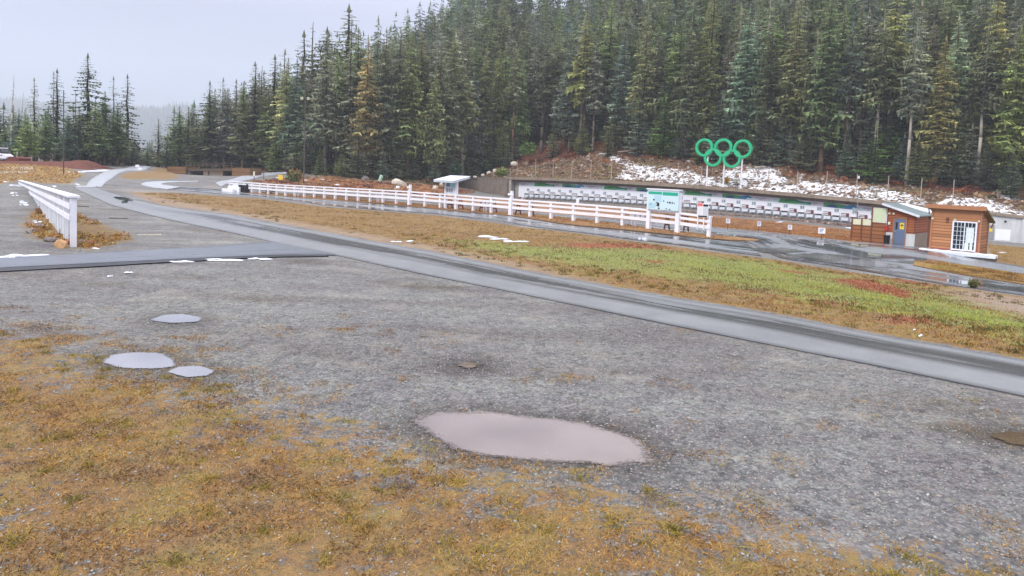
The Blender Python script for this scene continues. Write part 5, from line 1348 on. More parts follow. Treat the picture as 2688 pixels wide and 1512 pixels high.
edgeb = np.clip((NN.ravel() - 9) / 4, 0, 1)
def hill_mat():
    t = NT('rocky_slope'); p = t.geo()
    st = t.scale(p, (.8, 1, 2.8)); a = t.noise(st, .55, 5, .65); b = t.noise(st, 2.6, 4, .7); c = t.noise(p, 9, 3, .6)
    v = t.n('ShaderNodeTexVoronoi', Scale=1.6); t.l(t.scale(p, (1, 1, 1.8)), v.inputs['Vector'])
    sc_ = t.n('ShaderNodeSeparateColor'); t.l(v.outputs['Color'], sc_.inputs[0])
    k = t.math('ADD', t.math('MULTIPLY', a, .45), t.math('ADD', t.math('MULTIPLY', b, .35), t.math('MULTIPLY', sc_.outputs[0], .2)))
    rock_ = t.ramp(k, [(.30, lin(66, 54, 48)), (.42, lin(112, 86, 68)), (.50, lin(142, 104, 74)), (.58, lin(128, 112, 96)), (.66, lin(160, 128, 90)), (.8, lin(176, 164, 150))])
    moss = t.ramp(b, [(.35, lin(92, 84, 52)), (.65, lin(134, 118, 70))])
    rock_ = t.mix(t.mrange(t.noise(p, .22, 3), .5, .62), rock_, moss)
    rock_ = t.mix(t.mrange(v.outputs['Distance'], .35, .62, 0, .65), rock_, lin(48, 40, 38))
    duff = t.ramp(t.math('ADD', t.math('MULTIPLY', b, .5), t.math('MULTIPLY', c, .5)), [(.32, lin(48, 36, 30)), (.5, lin(98, 62, 50)), (.68, lin(132, 84, 60))])
    col = t.mix(t.attr('duff'), rock_, duff)
    sn = t.math('ADD', t.math('MULTIPLY', t.attr('snow'), .60), t.math('MULTIPLY', t.math('SUBTRACT', t.math('ADD', t.math('MULTIPLY', b, .55), t.math('MULTIPLY', a, .45)), .5), 2.3))
    sn = t.mrange(sn, .53, .59, 0, 1, True)
    sn = t.math('MULTIPLY', sn, t.mrange(t.attr('snow'), .02, .15))
    col = t.mix(sn, col, lin(242, 244, 250))
    h = t.math('ADD', t.math('MULTIPLY', b, 1.), t.math('ADD', t.math('MULTIPLY', c, .4), t.math('MULTIPLY', v.outputs['Distance'], -.8)))
    return t.out(col, .85, t.bump(h, 1., .22), .2)
hs = bulk('hillside', hv, HFc, hill_mat(), attrs={'snow': snowm, 'duff': edgeb * np.clip(1 - snowm, 0, 1)}, smooth=True); tag(hs, kind='structure')

# ------------------------------------------------------------------ conifers
def leafmat():
    t = NT('conifer_foliage')
    oi = t.n('ShaderNodeObjectInfo'); p = t.obj()
    c = t.mix(1., t.attr('tint', True), oi.outputs['Color'], 'MULTIPLY')
    n_ = t.noise(p, 2.2, 3, .7)
    c = t.mix(t.mrange(n_, .35, .65, .0, .55), c, t.mix(1., c, (1.65, 1.6, 1.25, 1), 'MULTIPLY'))
    t.out(c, .75, None, .2)
    tr = t.n('ShaderNodeBsdfTranslucent'); t.l(c, tr.inputs[0]); ms = t.n('ShaderNodeMixShader'); ms.inputs[0].default_value = .38
    t.l(t.b.outputs[0], ms.inputs[1]); t.l(tr.outputs[0], ms.inputs[2]); t.l(ms.outputs[0], t.t.nodes['Material Output'].inputs[0])
    return t.m
LEAF = leafmat()
t = NT('stuff_foliage'); LEAF2 = t.out(t.attr('tint', True), .8, None, .15)
_tr = t.n('ShaderNodeBsdfTranslucent'); t.l(t.attr('tint', True), _tr.inputs[0]); _ms = t.n('ShaderNodeMixShader'); _ms.inputs[0].default_value = .38
t.l(t.b.outputs[0], _ms.inputs[1]); t.l(_tr.outputs[0], _ms.inputs[2]); t.l(_ms.outputs[0], t.t.nodes['Material Output'].inputs[0])
BARK = plain('conifer_bark', (98, 88, 80), .9, .35, 1.2); BARKP = plain('pale_bark', (172, 164, 152), .9, .25, 1.2); BARKD = plain('dark_bark', (62, 54, 50), .9, .3, 1.2); BARKR = plain('red_brown_bark', (104, 80, 70), .9, .3, 1.2)
def crown_geo(H, z0, L, dens, droop, upt, seed, tip=1.0, spread=.34, gap=.0, power=.75, hang=.22):
    r = np.random.default_rng(seed); T = []; G_ = []
    z = z0
    while z < H - .15:
        f = (z - z0) / (H - z0)
        env = min(1.0, (1 - f) * 1.25) ** power * min(1, .55 + f * 3.0)
        nb = max(2, int(round(dens * (.6 + .6 * env))))
        a0 = r.uniform(0, 6.28); thin = r.random() < gap
        for q in range(nb):
            if thin and r.random() < .7: continue
            ln = L * env * r.uniform(.55, 1.18) + .18
            az = a0 + 6.283 * q / nb + r.uniform(-.5, .5); d = np.array([math.cos(az), math.sin(az)]); s = np.array([-d[1], d[0]])
            dr = droop * r.uniform(.6, 1.4); zz = z + r.uniform(-.2, .2)
            tone = min(1.8, np.exp(r.normal(0, .42))); warm = r.uniform(-.12, .08)
            rr = np.linspace(0.02, 1, 5) * ln
            zl = zz - dr * rr + upt * (rr / ln) ** 2 * ln
            P = np.c_[d[0] * rr, d[1] * rr, zl]
            for j in range(4):
                w = ln * spread * (1 - .2 * j) * r.uniform(.55, 1.25) * (.5 if j == 0 else 1)
                for sg in (-1, 1):
                    m_ = P[j] * .35 + P[j + 1] * .65 + np.r_[s * sg * w + d * w * .55, -w * hang * 1.6 * r.uniform(.3, 1.6)]
                    T.append((P[j], P[j + 1], m_)); G_.append((tone * r.uniform(.75, 1.25), warm))
                if r.random() < .65:
                    m_ = .5 * (P[j] + P[j + 1]) + np.r_[s * r.uniform(-.2, .2) * w, -(hang * 1.5) * ln * r.uniform(.35, 1.0)]
                    T.append((P[j], P[j + 1], m_)); G_.append((tone * r.uniform(.6, 1.0), warm))
        z += (.40 + .010 * H) * r.uniform(.7, 1.3) * (1.15 - .5 * f)
    # leader
    for q in range(5):
        a = 1.2566 * q; T.append(((0, 0, H + .5 * tip), (.16 * math.cos(a), .16 * math.sin(a), H - .8), (.16 * math.cos(a + 1.6), .16 * math.sin(a + 1.6), H - .8))); G_.append((1, 0))
    T = np.array(T, float).reshape(-1, 3); g = np.repeat(np.array(G_), 3, 0)
    col = np.c_[g[:, 0] * (1 + g[:, 1]), g[:, 0], g[:, 0] * (1 - g[:, 1] * .5)]
    return T, col
def trunk_geo(H, r0, seed, lean=0., stubs=0, top=1.0, n=7):
    r = random.Random(seed); mb = MB(); pts = []
    for k in range(8):
        f = k / 7; pts.append(Vector((lean * H * f + r.uniform(-.08, .08) * (k > 0), r.uniform(-.08, .08) * (k > 0), H * top * f - (.8 if k == 0 else 0))))
    for k in range(7):
        f0, f1 = k / 7, (k + 1) / 7
        mb.cyl(pts[k], pts[k + 1], r0 * (1 - .9 * f0) * (1.25 if k == 0 else 1), r0 * (1 - .9 * f1), n)
    for q in range(stubs):
        z_ = H * r.uniform(.15, .97); a = r.uniform(0, 6.28); ln = r.uniform(.5, 1.9) * (1.1 - z_ / H)
        b = Vector((lean * z_, 0, z_)); mb.cyl(b, b + Vector((math.cos(a) * ln, math.sin(a) * ln, r.uniform(-.35, .1) * ln)), .05, .02, 4)
    return mb
def mesh_of(T, col, name, mat):
    o = bulk(name, T, np.arange(len(T)).reshape(-1, 3), mat, col=col); me = o.data; bpy.data.objects.remove(o); return me
def mesh_mb(mb, name, mat):
    o = mb.build(name, mat, smooth=True); me = o.data; bpy.data.objects.remove(o); return me
KINDS = {}
def proto(kind, variants):
    L_ = []
    for (H, cr, tr) in variants:
        L_.append((H, mesh_of(*crown_geo(**cr), 'crown', LEAF) if cr else None, tr))
    KINDS[kind] = L_
def tk(H, r0, s, mat=BARK, **k): return mesh_mb(trunk_geo(H, r0, s, **k), 'trunk', mat)
proto('hemlock', [(28, dict(H=28, z0=5 + 2 * (s % 2), L=3.3 + .4 * (s % 3), dens=7, droop=.34, upt=.12, seed=100 + s, spread=.46, hang=.30), tk(27.5, .36, s, BARK if s % 2 else BARKR, stubs=10)) for s in range(5)])
proto('highcrown', [(30, dict(H=30, z0=11 + 2.2 * (s % 3), L=3.3 + .5 * (s % 2), dens=6, droop=.38, upt=.10, seed=200 + s, gap=.14, spread=.46, hang=.30), tk(29.5, .38, 20 + s, [BARK, BARKP, BARKR][s % 3], stubs=16)) for s in range(4)])
proto('spruce', [(10, dict(H=10, z0=.35, L=2.25 + .2 * (s % 2), dens=8, droop=.16, upt=.14, seed=300 + s, spread=.36, power=.95, hang=.16), tk(9.6, .16, 40 + s, BARKD)) for s in range(4)])
proto('spire', [(24, dict(H=24, z0=2.2, L=2.6 + .6 * (s % 2), dens=5, droop=.42, upt=.18, seed=400 + s, gap=.2, spread=.32, power=.8), tk(23.8, .30, 60 + s, BARKD, stubs=14)) for s in range(4)])
proto('sparse', [(24, dict(H=24, z0=9, L=2.1, dens=4, droop=.14, upt=.05, seed=500 + s, gap=.38, spread=.22, power=.55, hang=.12), tk(24, .26, 80 + s, BARK, stubs=50)) for s in range(2)])
proto('snag', [(20, None, tk(20, .26, 90 + s, [BARK, BARKP][s % 2], stubs=34, lean=.02 * (s - 1))) for s in range(3)])
proto('lichen', [(28, dict(H=28, z0=8, L=3.1, dens=5, droop=.34, upt=.08, seed=600 + s, gap=.2, spread=.38, hang=.32), tk(27.8, .34, 110 + s, BARKP, stubs=24)) for s in range(2)])
COLS = {'dark': (.165, .182, .112), 'green': (.185, .225, .102), 'olive': (.220, .240, .122), 'yellow': (.240, .245, .105), 'blue': (.175, .215, .175), 'lichen': (.30, .31, .215), 'brown': (.205, .198, .148), 'bright': (.16, .24, .07), 'grey': (.245, .255, .20)}
CN = {'dark': 'dark green', 'green': 'mid green', 'olive': 'olive green', 'yellow': 'yellowish green', 'blue': 'bluish green', 'lichen': 'pale lichen hung', 'brown': 'brownish', 'bright': 'fresh green', 'grey': 'greyish green'}
NAME = {'hemlock': 'hemlock_tree', 'highcrown': 'fir_tree', 'spruce': 'spruce_tree', 'spire': 'fir_tree', 'sparse': 'fir_tree', 'snag': 'dead_tree', 'lichen': 'fir_tree'}
ntree = 0
def tree(P, h, kind, colk, label, group=None, wide=1.0, rz=None, lean=0.):
    global ntree
    L_ = KINDS[kind]; H0, cm, tm = L_[rng.integers(len(L_))]; s_ = h / H0
    r = bpy.data.objects.new(NAME[kind], None); C.objects.link(r)
    r.location = (float(P[0]), float(P[1]), float(P[2]) - .1); r.rotation_euler = (0, lean, float(rng.uniform(0, 6.28)) if rz is None else rz)
    r.scale = (s_ * wide, s_ * wide, s_)
    tag(r, label, 'tree', group)
    t_ = bpy.data.objects.new('trunk', tm); C.objects.link(t_); t_.parent = r
    if cm:
        c = bpy.data.objects.new('crown', cm); C.objects.link(c); c.parent = r
        b = 1.22 * np.array(COLS[colk]) * np.exp(rng.normal(0, .17)) * (1 + rng.normal(0, .05, 3)); c.color = (*b, 1)
    ntree += 1; return r
def hof(u, vt, P):
    return (np.array(pt(u, vt, proj(P)[2])) - P)[2]
# the stand at the far left, one by one
LEFT = [(26, 197, 424, 134, 'snag', 'dark', .8, 'tall leaning dead trunk at the far left edge of the stand'), (44, 238, 424, 138, 'snag', 'dark', .8, 'short dead pole between the leaning snag and the first green spire'),
        (90, 206, 428, 140, 'spire', 'dark', .9, 'slim dark fir with pointed top, first tall spire from the left'), (150, 184, 430, 146, 'spire', 'dark', 1.15, 'dark fir with a blunt double top left of the bare pole'),
        (141, 190, 430, 150, 'sparse', 'brown', 1.0, 'half dead fir with bare twigs behind the blunt topped fir'), (198, 240, 432, 142, 'snag', 'dark', .8, 'thin dead pole between the bare pole and the tallest fir'),
        (230, 144, 433, 148, 'spire', 'dark', 1.35, 'tallest fir of the left stand, broad dark tiers against the sky'), (275, 240, 434, 146, 'hemlock', 'green', 1.1, 'rounded green hemlock right of the tallest left fir'),
        (297, 203, 436, 152, 'sparse', 'brown', 1.2, 'thin half bare fir near the right end of the left stand'), (333, 198, 437, 150, 'spire', 'dark', 1.2, 'dark drooping fir at the right end of the left stand'),
        (415, 312, 438, 175, 'spire', 'grey', 1.6, 'small sparse fir standing alone in the misty gap'), (470, 279, 440, 178, 'hemlock', 'dark', 1.15, 'left of the two dark hemlocks just behind the bridge'), (493, 281, 440, 176, 'spire', 'dark', 1.3, 'right of the two dark hemlocks just behind the bridge'),
        (548, 215, 444, 174, 'spire', 'dark', 1.3, 'dark slim fir above the bridge at the start of the forest wall'), (583, 207, 446, 176, 'sparse', 'grey', 1.3, 'thin topped fir above the right end of the bridge'), (617, 211, 447, 180, 'sparse', 'grey', 1.4, 'open topped fir right of the bridge against the sky'),
        (50, 285, 428, 133, 'hemlock', 'blue', 1.2, 'low bluish hemlock left of the first tall spire'), (15, 330, 424, 134, 'hemlock', 'dark', 1.3, 'low dark hemlock behind the groomer'), (120, 285, 430, 138, 'hemlock', 'green', 1.2, 'low green hemlock between the first spire and the blunt fir'),
        (178, 300, 432, 137, 'hemlock', 'blue', 1.2, 'low bluish hemlock just right of the bare pole'), (208, 285, 433, 139, 'hemlock', 'dark', 1.2, 'low dark hemlock in front of the tallest left fir'), (250, 262, 434, 140, 'hemlock', 'olive', 1.1, 'low olive hemlock in front of the rounded green one'),
        (308, 272, 436, 143, 'hemlock', 'dark', 1.1, 'low dark hemlock below the thin half bare fir'), (72, 300, 428, 131, 'hemlock', 'green', 1.2, 'low green hemlock above the earth mound'), (345, 345, 439, 160, 'spruce', 'blue', 1.1, 'small bluish tree at the right foot of the left stand'),
        (386, 372, 440, 168, 'spruce', 'green', 1.1, 'small green tree left of the lone sparse fir'), (438, 360, 441, 172, 'spruce', 'dark', 1.1, 'small dark tree right of the lone sparse fir'), (520, 345, 445, 176, 'spruce', 'olive', 1.1, 'small olive tree directly behind the bridge deck'),
        (665, 166, 448, 172, 'spire', 'dark', 1.35, 'tall dark fir breaking the skyline above the loop road'), (688, 173, 449, 174, 'snag', 'dark', .9, 'dead spike beside the tall fir above the loop road'), (716, 148, 455, 170, 'spire', 'dark', 1.35, 'dark fir on the skyline left of the floodlight pole'),
        (742, 134, 460, 176, 'sparse', 'grey', 1.3, 'thin bare topped fir on the skyline above the yellow sign'), (790, 88, 468, 178, 'spire', 'dark', 1.4, 'tall dark fir on the skyline above the floodlight pole'), (808, 62, 470, 182, 'snag', 'dark', .9, 'bare dead spike rising above the skyline right of the floodlight pole'),
        (850, 78, 470, 172, 'hemlock', 'dark', 1.3, 'broad dark hemlock on the skyline right of the dead spike'), (905, 22, 472, 178, 'spire', 'dark', 1.5, 'highest dark fir at the top of the left forest edge')]
for (u, vt, vb, Z, kind, ck, wd, lab) in LEFT:
    P = pt(u, vb, Z)
    tree(P, max(2.5, hof(u, vt, P)), kind, ck, lab, 'conifers left of the hill' if u < 530 else 'conifers on the forest skyline', wd * (1.5 if kind != 'sparse' else 1.2), lean=.10 if 'leaning' in lab else 0.)
for q in range(42):
    u = rng.uniform(-40, 350) if q < 20 else (rng.uniform(455, 660) if q < 34 else rng.uniform(352, 455))
    P = pt(u, 430 + .03 * u if u < 360 else 447, rng.uniform(150, 168) if u < 360 else rng.uniform(178, 200)); P[2] -= .3
    vt = rng.uniform(270, 350) if q < 20 else (rng.uniform(262, 330) if q < 34 else rng.uniform(365, 405))
    ck = rng.choice(['dark', 'green', 'dark', 'blue', 'olive'])
    tree(P, hof(u, vt, P), rng.choice(['hemlock', 'spruce']), ck, ('%s conifer filling the lower part of the left stand' if u < 360 else '%s conifer filling the lower forest behind the bridge') % CN[ck], ('%s filler trees of the left stand' if u < 360 else '%s filler trees behind the bridge') % CN[ck], 1.5)
# special trees of the hillside, set on the slope under the column where they stand
def hill_at(u, n):
    a, b = 0., ELEN
    for _ in range(30):
        c = .5 * (a + b)
        if proj(hill(c, n, False))[0] < u: a = c
        else: b = c
    return .5 * (a + b)
SPEC = [(1522, 14, 35, 'highcrown', 'yellow', 1.0, 'tall yellowish fir with long bare pale trunk above the range wall'), (1185, 16, 90, 'lichen', 'lichen', 1.7, 'wide pale lichen hung fir left of the middle of the forest'), (1040, 18, 150, 'lichen', 'lichen', 1.1, 'pale grey lichen hung fir above the boulder'),
        (1300, 15, 128, 'hemlock', 'yellow', .85, 'yellow green column of foliage above the wing wall'), (1265, 16, 130, 'hemlock', 'olive', .85, 'olive green column left of the yellow green one above the wing wall'), (1420, 20, 165, 'sparse', 'brown', 1.6, 'brown thin dead topped fir in the open part of the forest'),
        (1925, 20, 15, 'lichen', 'lichen', .9, 'pale lichen draped fir high above the green rings'), (2000, 24, -20, 'lichen', 'lichen', 1.1, 'second pale lichen draped fir right of the green rings'), (2388, 17, 5, 'sparse', 'lichen', .9, 'tall bare trunk with lichen tufts above the shed'),
        (1182, 15, 75, 'hemlock', 'olive', .7, 'olive topped fir behind the wide pale lichen fir'), (2495, 15, 180, 'sparse', 'brown', 1.0, 'dead brown spike fir above the timing hut'), (2225, 15, 145, 'sparse', 'grey', 1.2, 'grey spike topped fir between the rings and the shed'),
        (880, 14, 250, 'lichen', 'lichen', 1.1, 'pale drooping fir behind the rail fence right of the floodlight pole'), (1850, 26, -10, 'highcrown', 'olive', 1.1, 'olive crowned tall fir above the rings with grey trunk')]
for (u, n, vt, kind, ck, wd, lab) in SPEC:
    k = hill_at(u, n); P = hill(k, n); tree(P, min(40, max(6, hof(u, vt, P))), kind, ck, lab, None, wd)
SKY_U = [520, 560, 600, 640, 700, 760, 800, 860, 900, 950, 1000, 1100, 3000]; SKY_V = [258, 236, 234, 214, 184, 150, 126, 86, 52, 14, -60, -400, -400]
def clamp_h(P, h):
    u, v, z = proj(P); return min(h, max(5, hof(u, float(np.interp(u, SKY_U, SKY_V)), P)))
# young trees along the foot of the forest
pts = []
def far_enough(P, dmin):
    return all((P[0] - q[0]) ** 2 + (P[1] - q[1]) ** 2 > dmin ** 2 for q in pts)
tries = 0; count = 0
while count < 105 and tries < 5000:
    tries += 1
    k = rng.uniform(_d[4], ELEN - 8); u_, v_, z_ = proj(hill(k, 12, False))
    if u_ > 2760: continue
    if 1340 < u_ < 1500 and rng.random() < .85: continue
    n = rng.uniform(10.5, 21) if k > _d[9] else rng.uniform(1, 9)
    P = hill(k, n)
    if not far_enough(P, 2.6): continue
    pts.append(P); big = k > _d[13]
    h = rng.uniform(5, 11) + (rng.uniform(0, 7) if big else rng.uniform(0, 3))
    ck = rng.choice(['blue', 'green', 'dark', 'blue', 'bright', 'olive'] if big else ['dark', 'green', 'blue', 'dark', 'olive'])
    where = 'behind the rail fence' if u_ < 1240 else ('above the left half of the range wall' if u_ < 1800 else ('right of the green rings' if u_ < 2300 else 'above the huts'))
    tree(P, clamp_h(P, h), 'spruce', ck, 'young %s spruce at the forest foot %s' % (CN[ck], where), 'young spruces at the foot of the forest ' + where + ', ' + CN[ck], rng.uniform(.85, 1.15))
    count += 1
# tall forest: the nearest as trees, the rest as one far forest
cand = []; cell = {}
for _ in range(60000):
    k = rng.uniform(_d[2] + 4, ELEN); n = (13 if k > _d[9] else 3) + 110 * rng.random() ** 1.25
    P = hill(k, n, False); u_, v_, z_ = proj(P)
    if u_ < 545 or u_ > 2850: continue
    dm = 3.3 + n * .018; c = (int(P[0] // 4), int(P[1] // 4)); ok = True
    for a in (-1, 0, 1):
        for b in (-1, 0, 1):
            for q in cell.get((c[0] + a, c[1] + b), ()):
                if (q[0] - P[0]) ** 2 + (q[1] - P[1]) ** 2 < dm ** 2: ok = False
    if 1370 < u_ < 1480 and n < 22: ok = False
    if not ok: continue
    cell.setdefault(c, []).append(P); cand.append((n - (10 if k > _d[9] else 0), k, n, u_))
cand.sort(key=lambda q: q[0])
NIND = 296 - ntree
nowhere = lambda u_: 'behind the loop road and far fence' if u_ < 900 else ('behind the shrubs and kiosk' if u_ < 1250 else ('above the left half of the range wall' if u_ < 1750 else ('above the green rings' if u_ < 2150 else 'above the shed and hut')))
stuffV, stuffC = [], []
STK = [crown_geo(H=28, z0=6, L=3.6, dens=4, droop=.34, upt=.08, seed=900 + s, spread=.5, gap=.1, hang=.32) for s in range(4)]
STK = [(T.reshape(-1, 3, 3), c.reshape(-1, 3, 3)) for T, c in STK]
nst = 0
for q, (nr, k, n, u_) in enumerate(cand):
    P = hill(k, n); h = rng.uniform(24, 36) * (1.0 if u_ > 850 else .85); h = clamp_h(P, h)
    if q < NIND:
        kind = rng.choice(['hemlock', 'hemlock', 'highcrown', 'highcrown', 'spire', 'lichen'] if u_ > 1000 else ['hemlock', 'hemlock', 'hemlock', 'spire', 'lichen'], p=[.34, .24, .18, .12, .10, .02] if u_ > 1000 else [.4, .25, .15, .15, .05])
        ck = 'lichen' if kind == 'lichen' else rng.choice(['dark', 'green', 'olive', 'yellow', 'blue', 'brown', 'grey'], p=[.24, .19, .20, .05, .09, .05, .18])
        kn = {'hemlock': 'full hemlock', 'highcrown': 'fir with bare lower trunk', 'spire': 'slim spire shaped fir', 'lichen': 'open fir'}[kind]
        tree(P, h, kind, ck, 'tall %s %s %s' % (CN[ck], kn, nowhere(u_)[:99]), 'tall %s %ss %s' % (CN[ck], kn, nowhere(u_)), rng.uniform(.9, 1.25))
    else:
        if nst > 900: break
        T, c = STK[rng.integers(4)]; s_ = h / 28; a = rng.uniform(0, 6.28); wd = rng.uniform(1.0, 1.35)
        R_ = np.array([[math.cos(a), -math.sin(a), 0], [math.sin(a), math.cos(a), 0], [0, 0, 1]])
        V = (T.reshape(-1, 3) * np.array([s_ * wd, s_ * wd, s_])) @ R_.T + P
        ck = rng.choice(['dark', 'green', 'olive', 'grey', 'brown', 'blue'], p=[.30, .16, .18, .20, .07, .09])
        stuffV.append(V); stuffC.append(1.22 * c.reshape(-1, 3) * np.array(COLS[ck]) * rng.uniform(.8, 1.2))
        # trunk as a slim three sided spike
        tv = np.array([[.3, 0, -1], [-.2, .25, -1], [-.2, -.25, -1], [0, 0, h * .95]]) + P
        stuffV.append(tv[[0, 1, 3, 1, 2, 3, 2, 0, 3]]); stuffC.append(np.tile([.10, .085, .075], (9, 1))); nst += 1
V = np.concatenate(stuffV); 
o = bulk('far_forest', V, np.arange(len(V)).reshape(-1, 3), LEAF2, col=np.concatenate(stuffC)); tag(o, 'dense conifer forest rising up the hill behind the nearer trees', 'forest', kind='stuff')
print('trees', ntree, 'stuff trees', nst, 'cand', len(cand))

# ------------------------------------------------------------------ shrubs, ferns and logs on the edge of the forest
def bushes(name, P, size, cols, per, label, cat='shrubs', flat=.7):
    n = len(P); c = np.repeat(P, per, 0); sz = np.repeat(size, per); co = np.repeat(cols, per, 0) * np.exp(rng.normal(0, .3, (n * per, 1)))
    d = rng.normal(0, 1, (n * per, 3)); d /= np.linalg.norm(d, axis=1)[:, None]; d[:, 2] = np.abs(d[:, 2]) * flat
    c = c + d * sz[:, None] * (rng.random(n * per)[:, None] ** .5)
    e1 = rng.normal(0, 1, (n * per, 3)); e1 /= np.linalg.norm(e1, axis=1)[:, None]; e2 = np.cross(e1, rng.normal(0, 1, (n * per, 3))); e2 /= np.linalg.norm(e2, axis=1)[:, None]
    ls = sz[:, None] * rng.uniform(.14, .34, (n * per, 1))
    V = np.stack([c - e1 * ls, c + e1 * ls, c + e2 * ls * .8], 1)
    o = bulk(name, V.reshape(-1, 3), np.arange(n * per * 3).reshape(-1, 3), BLADE, col=np.repeat(co, 3, 0)); return tag(o, label, cat, kind='stuff')
# (a) foot of the forest on the slope
k = rng.uniform(_d[9], ELEN, 900); n = rng.uniform(8, 24, 900) ; P = hill(k, n); sel = fbm(P[:, 0], P[:, 1], .16, 71) + .012 * (n - 12) > rng.uniform(.30, .62, 900); P = P[sel]
cols = pick([(74, 44, 40), (120, 62, 48), (150, 82, 54), (168, 108, 60), (110, 96, 56), (84, 96, 52)], np.clip(rng.normal(.4, .28, len(P)), 0, 1))
bushes('red_shrubs', P, rng.uniform(.4, 1.0, len(P)), cols, 46, 'rust red and brown autumn shrubs along the foot of the forest')
# (b) strip behind the rail fence
Ps = np.array(STRIPD)[:, :2]; x = rng.uniform(Ps[:, 0].min(), Ps[:, 0].max(), 9000); y = rng.uniform(Ps[:, 1].min(), Ps[:, 1].max() + 10, 9000)
k_ = poly_sd(x, y, Ps) < 1.0; x, y = x[k_][:1500], y[k_][:1500]; P = np.c_[x, y, gz(x, y)]
cols = pick([(84, 56, 58), (124, 80, 64), (152, 112, 80), (172, 146, 104), (104, 68, 62), (150, 132, 88)], np.clip(fbm(x, y, .13, 73) * 1.7 - .35 + rng.normal(0, .15, len(x)), 0, 1))
bushes('dry_shrubs', P, rng.uniform(.25, .6, len(P)), cols, 34, 'tan and rust dry weeds in the strip behind the rail fence', flat=.55)
# (c) undergrowth under the forest edge, left and middle
k = rng.uniform(_d[3], _d[9], 520); n = rng.uniform(0, 22, 520); P = hill(k, n)
cols = pick([(52, 58, 36), (84, 84, 44), (104, 72, 50), (64, 50, 52), (112, 116, 60)], rng.random(len(P)))
bushes('undergrowth', P, rng.uniform(.5, 1.5, len(P)), cols, 50, 'dark undergrowth beneath the forest edge')
# (d) weeds on the bank and at the fence foot, left
Pb_ = np.array(BANK)[:, :2]; x = rng.uniform(Pb_[:, 0].min(), Pb_[:, 0].max(), 6000); y = rng.uniform(Pb_[:, 1].min(), Pb_[:, 1].max(), 6000); k_ = poly_sd(x, y, Pb_) < -.3; x, y = x[k_][:1700], y[k_][:1700]
P = np.c_[x, y, gz(x, y)]; cols = pick([(132, 108, 76), (176, 144, 96), (206, 178, 128), (186, 140, 92), (110, 108, 72)], np.clip(rng.normal(.45, .26, len(x)), 0, 1))
bushes('bank_weeds', P, rng.uniform(.10, .32, len(P)), cols, 26, 'tall straw coloured weeds on the bank at the left', 'weeds', 1.0)
Pl_ = np.array(LFG)[:, :2]; x = rng.uniform(Pl_[:, 0].min(), Pl_[:, 0].max(), 5000); y = rng.uniform(Pl_[:, 1].min(), Pl_[:, 1].max(), 5000); k_ = poly_sd(x, y, Pl_) < -.1; x, y = x[k_], y[k_]
k_ = fbm(x, y, .6, 77) > .45; x, y = x[k_][:620], y[k_][:620]
P = np.c_[x, y, gz(x, y)]; cols = pick([(104, 72, 50), (160, 112, 64), (182, 148, 86), (128, 118, 62)], np.clip(rng.normal(.5, .25, len(x)), 0, 1))
bushes('fence_weeds', P, rng.uniform(.08, .26, len(P)), cols, 30, 'brown and yellow weeds around the near end of the panel fence', 'weeds', 1.0)
# (e) a few bushes that stand out
def bush(u, v, Z, size, colr, label):
    P = pt(u, v, Z)[None]; n = 420
    d = rng.normal(0, 1, (n, 3)); d /= np.linalg.norm(d, axis=1)[:, None]; c = P + d * np.array([size, size, size * .75]) * rng.random((n, 1)) ** .4 + np.array([[0, 0, size * .55]])
    e1 = rng.normal(0, 1, (n, 3)); e2 = rng.normal(0, 1, (n, 3)); V = np.stack([c - e1 * size * .09, c + e1 * size * .09, c + e2 * size * .12], 1)
    co = np.array(lin(*colr)[:3])[None] * np.exp(rng.normal(0, .35, (n, 1)))
    r = thing('bush', P[0], label, 'bush'); V = V.reshape(-1, 3) - P
    bulk('leaves', V, np.arange(len(V)).reshape(-1, 3), BLADE, r, col=np.repeat(co, 3, 0))
    mb = MB(); 
    for a in range(5): mb.cyl((0, 0, -.3), (math.cos(a * 1.3) * size * .6, math.sin(a * 1.3) * size * .6, size * .9), .05, .02, 5)
    mb.build('stems', BARKD, r)
bush(1318, 462, 166, 1.7, (108, 122, 56), 'bright green bush on top of the wing wall')
bush(775, 470, 138, 1.6, (140, 110, 66), 'orange brown bush left of the floodlight pole')
bush(770, 476, 137, 1.5, (96, 104, 58), 'low green bush at the foot of the orange bush')
bush(1195, 455, 163, 1.9, (66, 92, 72), 'small bluish bush behind the kiosk roof')
bush(1388, 406, 172, 2.4, (84, 108, 52), 'green leaning bush on the bank above the wall end')
bush(2555, 752, 31, .26, (96, 98, 56), 'olive weed clump beside the wet road at the right'); bush(1908, 478, 133.5, .8, (190, 150, 50), 'small yellow bush behind the ring posts')
for j, (u, n, L_, a, lab) in enumerate([(1640, 14, 3.6, .1, 'bare pale log lying at the forest foot above the range wall'), (1822, 14, 4.5, -.12, 'pale fallen log seen through the left ring'), (2112, 14, 4, .08, 'pale fallen log right of the green rings'), (1440, 15, 5, .25, 'grey fallen trunk on the bank above the wall end'), (1995, 9, 2.2, .05, 'snow dusted stump top on the slope right of the rings')]):
    k = hill_at(u, n); P = hill(k, n); dv = np.r_[WD, 0] * math.cos(a) + np.array([0, 0, math.sin(a)])
    A_ = P - dv * L_ / 2 + np.array([0, 0, .45]); B_ = P + dv * L_ / 2 + np.array([0, 0, .55])
    mb = MB(); mb.cyl(Vector(A_), Vector(B_), .19, .11, 8); q_ = (B_ - A_); mb.cyl(Vector(A_ + q_ * .6), Vector(A_ + q_ * .6 + np.array([.1, 0, .6])), .05, .02, 5)
    tag(mb.build('log', BARKP if j != 3 else BARK), lab, 'log')
